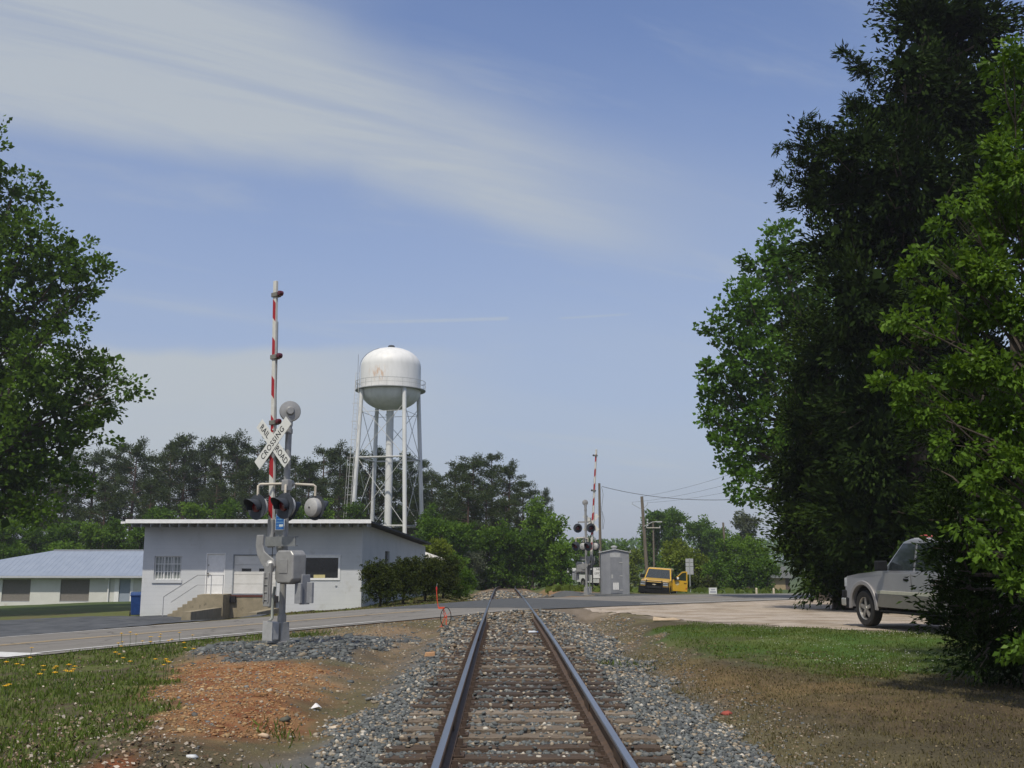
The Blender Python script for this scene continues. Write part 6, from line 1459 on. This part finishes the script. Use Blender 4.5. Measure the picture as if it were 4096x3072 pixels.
# protruding sprays on its left edge
spx = []
for (x0_, y0_, x1_, y1_) in ((1880, 165, 1822, 114), (1800, 300, 1735, 258), (1790, 335, 1682, 318), (1780, 400, 1680, 388), (1790, 440, 1686, 430), (1860, 240, 1835, 222), (1780, 370, 1715, 352)):
    for i in range(6): q = i / 5; spx.append((x0_ + (x1_ - x0_) * q, y0_ + (y1_ - y0_) * q, 17 - 9 * q))
V, Fq, tone = crown([(x - cbp.x, y - (CDD + 1), z - cbt.location.z, r) for x, y, z, r in lobes_px(spx, CDD)], .14, 22, .22, w=.22, up=.3, elong=1.2, inner=.4)
place('boughs', npmesh('boughs', V, Fq, LM['cedar'], {'tone': tone}), cbt)
# wide olive cedar in front of the maple
ED = 40
el_ = lobes_px([(1750, 700, 45), (1790, 760, 70, -1), (1745, 820, 55), (1850, 860, 95, 1), (1740, 910, 70, -1), (1820, 980, 95, -1), (1720, 1000, 58), (1900, 1000, 110, 1), (1730, 1080, 68, 1), (1810, 1120, 95, -1), (1720, 1150, 55), (1900, 1160, 110, 1), (1745, 1200, 58), (1830, 1220, 75, -1), (1770, 1240, 42), (1920, 1230, 75), (1990, 1100, 110, 2), (2080, 1190, 110, 2), (1765, 1258, 34, -1), (1800, 1262, 36, -1), (1850, 1258, 45, 0), (1905, 1262, 42, 1), (1710, 1120, 40), (1738, 1030, 50), (1960, 1255, 50, 1)], ED)
ebp = at(3370, 2388, ED)
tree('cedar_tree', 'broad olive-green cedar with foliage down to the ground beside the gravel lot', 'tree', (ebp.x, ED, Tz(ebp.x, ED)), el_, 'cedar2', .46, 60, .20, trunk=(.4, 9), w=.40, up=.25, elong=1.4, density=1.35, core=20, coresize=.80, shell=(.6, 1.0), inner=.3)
# near dark cedar that hides the back of the silver pickup
ND = 15.0
nl = lobes_px([(2080, 900, 120, 2), (2180, 1000, 150, 2), (2060, 1060, 70, 1.5), (2090, 1180, 90, 1), (2050, 1240, 55), (2160, 1250, 120, 1), (2060, 1330, 52), (2130, 1380, 90), (2210, 1420, 100), (2100, 1430, 42, -.3), (2280, 1200, 160, 1), (2300, 1400, 130, .5), (2040, 1120, 48, .3), (2042, 1190, 46), (2044, 1270, 46), (2060, 1350, 44), (2110, 1300, 80, .5)], ND)
nb_ = at(4190, 2600, ND + .5)
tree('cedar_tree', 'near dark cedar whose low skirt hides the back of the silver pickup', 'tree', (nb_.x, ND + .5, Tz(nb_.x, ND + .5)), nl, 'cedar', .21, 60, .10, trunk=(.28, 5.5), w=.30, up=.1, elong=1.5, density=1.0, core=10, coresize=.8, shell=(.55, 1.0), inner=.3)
# near bright broadleaf tree
BD = 12.6
bl_ = lobes_px([(2190, 130, 60), (2230, 240, 90, .4), (2150, 330, 48), (2210, 380, 80, -.3), (2110, 420, 40), (2060, 450, 26, -.2), (2150, 470, 62, .3), (2220, 520, 90), (2030, 500, 22), (1995, 545, 26, -.2), (1965, 590, 24), (2060, 560, 48, .3), (2130, 600, 70), (2020, 640, 42), (1950, 690, 32, -.3), (1925, 705, 20), (2090, 690, 60, .4), (2200, 680, 80), (2000, 720, 42), (1935, 770, 26), (1910, 830, 20), (1970, 830, 42, -.2), (2060, 800, 62, .2), (2160, 800, 80), (2000, 890, 42), (1950, 870, 26), (2080, 900, 62, .3), (2180, 920, 80, .2), (2050, 960, 40), (2190, 1010, 60), (2130, 1040, 38, -.2), (2160, 1100, 46), (2090, 1140, 30), (2210, 1160, 60), (2130, 1200, 34, -.2), (2190, 1260, 46), (2215, 1400, 40), (2330, 500, 150, .5), (2350, 800, 160, .5), (2340, 1100, 140, .5)], BD)
bb_ = at(4380, 2700, BD + .6)
tree('broadleaf_tree', 'near tree with glossy bright green leaves along the right edge', 'tree', (bb_.x, BD + .6, Tz(bb_.x, BD + .6)), bl_, 'fresh', .15, 30, .090, trunk=(.22, 5.0), lw=.35, w=.55, up=.15, density=1.15, core=1.6, coresize=.9, shell=(.4, 1.1), droop=.35, tspread=.4, inner=.3)
# shrubs beside the block building
def shrub(px, D, w_, h_, label, lm='shrub', name='shrub'):
    p = at(px, 2390, D); zg = Tz(p.x, D); r = w_ / 2; ls = []
    n = 9
    for i in range(n):
        a = 2 * pi * i / n; q = r * .52; ls.append((p.x + q * cos(a), D + q * sin(a), zg + h_ * random.uniform(.38, .78), r * .58))
    ls += [(p.x, D, zg + h_ * .80, r * .55), (p.x - r * .3, D - r * .5, zg + h_ * .36, r * .6), (p.x + r * .4, D - r * .5, zg + h_ * .30, r * .6), (p.x, D, zg + h_ * .5, r * .8)]
    return tree(name, label, 'shrub', (p.x, D, zg), ls, lm, .16, 26, .075, trunk=(.07, h_ * .5), w=.6, up=.1, density=1.1, shell=(.5, 1.05), inner=.3, squash=1.0)
shrub(1520, 46.5, 1.75, 2.15, 'dark shrub with visible bare stem nearest the building corner')
shrub(1612, 48.5, 1.75, 2.15, 'dark rounded shrub second from the building corner')
shrub(1700, 52, 1.8, 2.2, 'dark shrub third from the building corner')
shrub(1772, 56, 2.0, 2.3, 'farthest shrub of the row by the side wall')
shrub(1838, 60, 1.9, 1.7, 'low green shrub just beyond the dark row', 'mid')
# small fresh-green tree behind the building and bushes along the track
def bush_tree(x, y, Yd, rpx, lm, label, name='small_tree', cat='tree', clump=.45, leaf=.22, n=9, kz=.9, trunkr=.12):
    """x, y: picture centre of the crown"""
    k_ = 4096 / 2212; c = at(x * k_, y * k_, Yd); r = rpx * k_ / F * Yd; zg = Tz(c.x, Yd); ls = [(c.x, Yd, c.z, r * .62)]
    for i in range(n):
        d = usph(1, .1)[0]; ls.append((c.x + d[0] * r * .58, Yd + d[1] * r * .55, c.z + d[2] * r * .58 * kz, r * random.uniform(.32, .5)))
    zz = c.z - r * .75
    while zz > zg + r * .1 and len(ls) < 16: ls.append((c.x + random.uniform(-.35, .35) * r, Yd + .2 * r, zz, r * .55)); ls.append((c.x + random.uniform(-.5, .5) * r, Yd - .1 * r, zz - r * .2, r * .45)); zz -= r * .5
    return tree(name, label, cat, (c.x, Yd, zg), ls, lm, clump, 24, leaf, trunk=(trunkr, max(1, c.z - zg)), w=.65, up=.15, density=1.25, shell=(.5, 1.05), inner=.25, squash=.95)
bush_tree(945, 1200, 76, 42, 'yellowgreen', 'bright yellow-green small tree right behind the block building', clump=.3, leaf=.16)
bush_tree(985, 1225, 80, 32, 'bright', 'fresh green bush between the shrubs and the track', clump=.3, leaf=.16, name='bush', cat='bush')
bush_tree(1020, 1215, 96, 32, 'pale', 'grey-green bush left of the distant track', clump=.35, leaf=.16, name='bush', cat='bush')
bush_tree(1045, 1235, 100, 26, 'bright', 'low bright bush at the foot of the pines by the track', clump=.3, leaf=.16, name='bush', cat='bush')
bush_tree(1120, 1215, 103, 42, 'bright', 'bright green bush directly above the vanishing rails', clump=.4, leaf=.2, name='bush', cat='bush')
bush_tree(1085, 1225, 101, 30, 'mid', 'mid-green bush left of the vanishing rails', clump=.4, leaf=.2, name='bush', cat='bush')
bush_tree(1175, 1210, 100, 44, 'bright', 'leafy bush right of the vanishing rails', clump=.4, leaf=.2, name='bush', cat='bush')
bush_tree(1215, 1225, 97, 34, 'mid', 'dark leafy bush left of the far signal', clump=.35, leaf=.18, name='bush', cat='bush')
# --- pines
def pine_mesh(H, seed):
    global rng
    P = []; D = []; S = []; T_ = []; r_ = np.random.default_rng(seed); limbs = MB()
    limbs.tube([(0, 0, -1), (r_.uniform(-.2, .2), 0, H * .5), (r_.uniform(-.3, .3), .1, H * .97)], [.28, .2, .05], 8)
    n = 60
    for i in range(n):
        f = .28 + .72 * (i + r_.uniform(0, 1)) / n; z = H * f; reach = (3.5 * (1 - ((f - .55) / .50) ** 2) ** .6 if abs(f - .55) < .5 else .3) * r_.uniform(.4, 1.1) + .35
        if f > .9: reach *= .75
        a = r_.uniform(0, 2 * pi); up = r_.uniform(.0, .45)
        tip = np.array([reach * cos(a), reach * sin(a), z + reach * up]); b0 = np.array([0, 0, z - .2])
        limbs.tube([tuple(b0), tuple((b0 + tip) / 2 + np.array([0, 0, -.1])), tuple(tip)], [.06, .04, .015], 4)
        for q in (r_.uniform(.45, .7), r_.uniform(.75, .9), 1.0):
            c = b0 + (tip - b0) * q + r_.normal(0, .18, 3); cr = r_.uniform(.45, .85); m = 62
            u_ = r_.normal(size=(m, 3)); u_ /= np.linalg.norm(u_, axis=1)[:, None]; u_ *= r_.uniform(.2, 1, (m, 1)); u_[:, 2] *= .85
            P.append(c + u_ * cr); D.append(u_ + np.array([0, 0, .5]) + r_.normal(0, .4, (m, 3))); S.append(r_.uniform(.22, .42, m)); T_.append(np.clip(r_.uniform(0, .5) + r_.uniform(0, .5, m), 0, 1))
    V, Fq, tn = leaves(np.vstack(P), np.vstack(D), np.concatenate(S), .34, np.concatenate(T_))
    tm = limbs.mesh('trunk'); tm.materials.append(pbark)
    return tm, npmesh('crown', V, Fq, LM['pine'], {'tone': tn})
PM = [pine_mesh(20, 100 + i) for i in range(6)]
def pine(x, ytop, Yd, label, w=1.0, i=0):
    k_ = 4096 / 2212; p = at(x * k_, ytop * k_, Yd); zg = Tz(p.x, Yd); s = (p.z - zg) / 20.2
    t = thing('pine_tree', label, 'tree', (p.x, Yd, zg), random.uniform(0, 6), 'pines behind the buildings')
    for nm, me in zip(('trunk', 'crown'), PM[i % 6]): place(nm, me, t)
    t.scale = (s * w, s * w, s); return t
PN = [(30, 985, 150), (95, 1000, 140), (150, 985, 152), (205, 978, 145), (255, 965, 150), (292, 958, 140), (338, 985, 152), (372, 960, 148), (402, 943, 142), (445, 962, 150), (478, 950, 146), (512, 944, 140), (556, 962, 150), (590, 978, 144), (640, 990, 150), (668, 1000, 142), (702, 972, 148), (735, 966, 141), (768, 985, 152), (800, 975, 146), (835, 990, 150), (872, 982, 143), (905, 1000, 150), (935, 1022, 144), (20, 1040, 128), (120, 1050, 126), (230, 1045, 128), (330, 1040, 127), (470, 1040, 126), (620, 1060, 128), (690, 1050, 130), (880, 1050, 128), (-60, 990, 148), (540, 1010, 134), (760, 1030, 132)]
LMK = [(-100, 'at the left edge of the frame behind the oak'), (0, 'just inside the left edge behind the oak'), (70, 'behind the left slope of the shed roof'), (135, 'above the left end of the shed ridge'), (190, 'above the middle of the shed ridge'), (240, 'above the right part of the shed ridge'), (280, 'above the left end of the white fascia'), (325, 'above the barred window'), (360, 'between the barred window and the door'), (395, 'above the top of the entrance stairs'), (430, 'above the white door'),
 (465, 'right of the white door'), (500, 'above the overhead door'), (535, 'just left of the crossbuck'), (575, 'right behind the near signal mast'), (625, 'just right of the near signal mast'), (655, 'above the left part of the shop window'), (685, 'above the middle of the shop window'), (725, 'just left of the tower ladder'), (755, 'behind the left tower leg'), (785, 'between the left tower leg and the riser'), (815, 'left of the tower riser'), (850, 'right of the tower riser'), (885, 'behind the right tower legs'), (925, 'right of the tower legs')]
def landmark(x): return [t for a, t in LMK if a <= x][-1] if x > -100 else LMK[0][1]
PLAB = []
for (x, y, Yd) in PN:
    lab = ('shorter dark pine ' if Yd < 136 else 'tall dark back-row pine ') + landmark(x)
    if lab in PLAB: lab = lab.replace('pine', 'right-hand pine')
    PLAB.append(lab)
for i, (x, y, Yd) in enumerate(PN):
    pine(x, y, Yd, PLAB[i], w=random.uniform(.98, 1.2), i=i)
for i, (x, y, Yd, lab, w_) in enumerate([(985, 1000, 128, 'broad pine at the left of the clump over the track', 1.35), (1022, 988, 122, 'tallest pine of the clump left of the vanishing rails', 1.25), (1062, 986, 130, 'slim open-topped pine in the middle of the clump over the track', 1.0), (1098, 1004, 126, 'pine with see-through crown right of the clump top', 1.1), (1130, 1040, 120, 'lower pine on the right shoulder of the clump', 1.15), (1172, 1060, 150, 'small pine top showing above the bright green tree', .8), (960, 1060, 118, 'low wide pine left of the clump over the track', 1.3), (1050, 1060, 112, 'dense low pine in front of the clump over the track', 1.4), (1010, 1050, 110, 'dark bushy pine low in front of the clump', 1.4), (1095, 1080, 110, 'dark low pine just left of the bright green tree', 1.3)]):
    pine(x, y, Yd, lab, w=w_, i=i + 2)
# --- deciduous trees behind
far_list = [
 (1165, 1120, 118, 44, 'bright', 'bright spring-green tree at the right end of the pine clump'), (1195, 1150, 112, 38, 'bright', 'bright green tree nearest the far signal'), (1150, 1180, 112, 42, 'mid', 'mid-green tree under the pine clump'), (1210, 1190, 108, 28, 'bright', 'small bright tree beside the far signal'),
 (1100, 1170, 112, 44, 'mid', 'deep green tree below the pines above the rails'), (1050, 1180, 112, 40, 'mid', 'leafy tree low under the pine clump'), (990, 1160, 110, 48, 'mid', 'dark leafy tree left under the pine clump'), (945, 1150, 100, 40, 'mid', 'green tree behind the small lean-to'),
 (1250, 1190, 150, 26, 'bright', 'small light green tree behind the far signal'), (1285, 1185, 190, 30, 'mid', 'round green tree seen left of the signal cabinet'), (1340, 1195, 170, 26, 'mid', 'green tree just right of the signal cabinet'), (1370, 1205, 140, 22, 'yellowgreen', 'small yellowish tree left of the tall utility pole'),
 (1415, 1130, 165, 40, 'mid', 'large dark green tree behind the tall utility pole'), (1455, 1135, 170, 46, 'mid', 'tall rounded tree right of the tall utility pole'), (1515, 1150, 165, 38, 'mid', 'dark green tree behind the route sign'), (1550, 1160, 160, 34, 'mid', 'dark tree between route sign and slender pole'),
 (1455, 1195, 112, 44, 'yellowgreen', 'yellow-green tree directly behind the yellow pickup'), (1500, 1215, 108, 40, 'yellowgreen', 'lower yellow-green tree behind the route sign'), (1435, 1240, 105, 28, 'mid', 'green bushy tree behind the pickup roof'),
 (1610, 1135, 135, 34, 'pale', 'pale feathery tree rising left of the dark cedars'), (1580, 1190, 112, 40, 'bright', 'green tree behind the slender pole'), (1625, 1200, 108, 42, 'bright', 'leafy green tree beside the dark cedars'), (1655, 1235, 100, 34, 'mid', 'low green tree at the cedar foot'), (1545, 1240, 104, 30, 'mid', 'shady tree right of the route sign'), (1500, 1262, 92, 20, 'shrub', 'dark low bush behind the small white sign'), (1530, 1262, 94, 20, 'shrub', 'dark low bush left of the far house'), (1590, 1232, 108, 26, 'mid', 'green tree hanging over the far house')]
for (x, y, Yd, r, lm, lab) in far_list: bush_tree(x, y, Yd - (14 if x < 1215 else 0), r, lm, lab, name='broadleaf_tree', clump=.55 * Yd / 120, leaf=.27 * Yd / 120, n=8)
under = [(20, 1150, 118, 40, 'bright'), (80, 1165, 120, 36, 'mid'), (140, 1150, 118, 38, 'mid'), (200, 1155, 116, 36, 'bright'), (250, 1150, 118, 34, 'mid'), (300, 1160, 116, 36, 'mid'), (350, 1120, 118, 36, 'mid'), (420, 1115, 118, 36, 'bright'), (490, 1110, 116, 34, 'mid'), (560, 1120, 118, 36, 'mid'), (640, 1115, 116, 34, 'mid'), (700, 1110, 118, 34, 'bright'), (760, 1115, 122, 34, 'mid'), (930, 1120, 112, 36, 'mid'), (40, 1195, 108, 26, 'mid'), (130, 1190, 108, 26, 'bright'), (860, 1130, 132, 34, 'mid')]
wh = ['behind the left end of the shed roof', 'above the shed roof', 'left of the block building']
for i, (x, y, Yd, r, lm) in enumerate(under):
    loc_ = landmark(x)
    bush_tree(x, y, Yd, r, lm, {'bright': 'light green', 'mid': 'deep green'}[lm] + f' understory tree {loc_}', name='understory_tree', clump=.55, leaf=.26, n=7)['group'] = 'understory trees below the pines'
# distant wooded ridge
n = 42000; x = rng.uniform(-420, 520, n); y = rng.uniform(430, 520, n); hgt = 12 + 4 * fbm(x, x * 0, .02, 3)
V, Fq, tone = leaves(np.stack([x, y, gz(y) + hgt * rng.random(n) ** .6 + 4.5 * fbm(x, y, .09, 8)], 1), rng.normal(size=(n, 3)) + np.array([0, 0, .6]), rng.uniform(.9, 2.0, n), .8, rng.random(n))
tag(place('far_wood', npmesh('far_wood', V, Fq, LM['mid'], {'tone': tone})), 'far wooded ridge closing the view down the road', kind='stuff')
# weeds at the far verge
grassfield('grass', 'green and yellow weeds round the far signal and cabinet', 7000, [(3.2, 66), (3, 80), (9, 80), (9.5, 76), (12, 76), (16, 77), (30, 82), (34, 92), (60, 92), (60, 84), (16, 74.5), (12, 74.5), (9.0, 70), (2.8, 68)], .40, tone=(.3, 1), ymin=50, w=.3, xclip=(-60, 60))
# haze
hb = MB().bb(-700, 700, -120, 700, -14, 46).mesh('haze')
hm = bpy.data.materials.new('haze_air'); hm.use_nodes = True; nn = hm.node_tree.nodes; nn.clear()
ho = nn.new('ShaderNodeOutputMaterial'); pv = nn.new('ShaderNodeVolumePrincipled'); pv.inputs['Density'].default_value = .00034; pv.inputs['Color'].default_value = (.86, .90, 1.0, 1); pv.inputs['Anisotropy'].default_value = .2
hm.node_tree.links.new(pv.outputs[0], ho.inputs['Volume']); hb.materials.append(hm)
HAZE = True
if HAZE: tag(place('haze', hb), kind='stuff')

print('TRIS', sum(sum(len(p.vertices) - 2 for p in m.polygons) if len(m.polygons) < 3000 else len(m.polygons) * (len(m.polygons[0].vertices) - 2) for m in bpy.data.meshes))
print('LEAVES', sum(NLEAF), NLEAF[:12], 'polys', sum(len(m.polygons) for m in bpy.data.meshes))
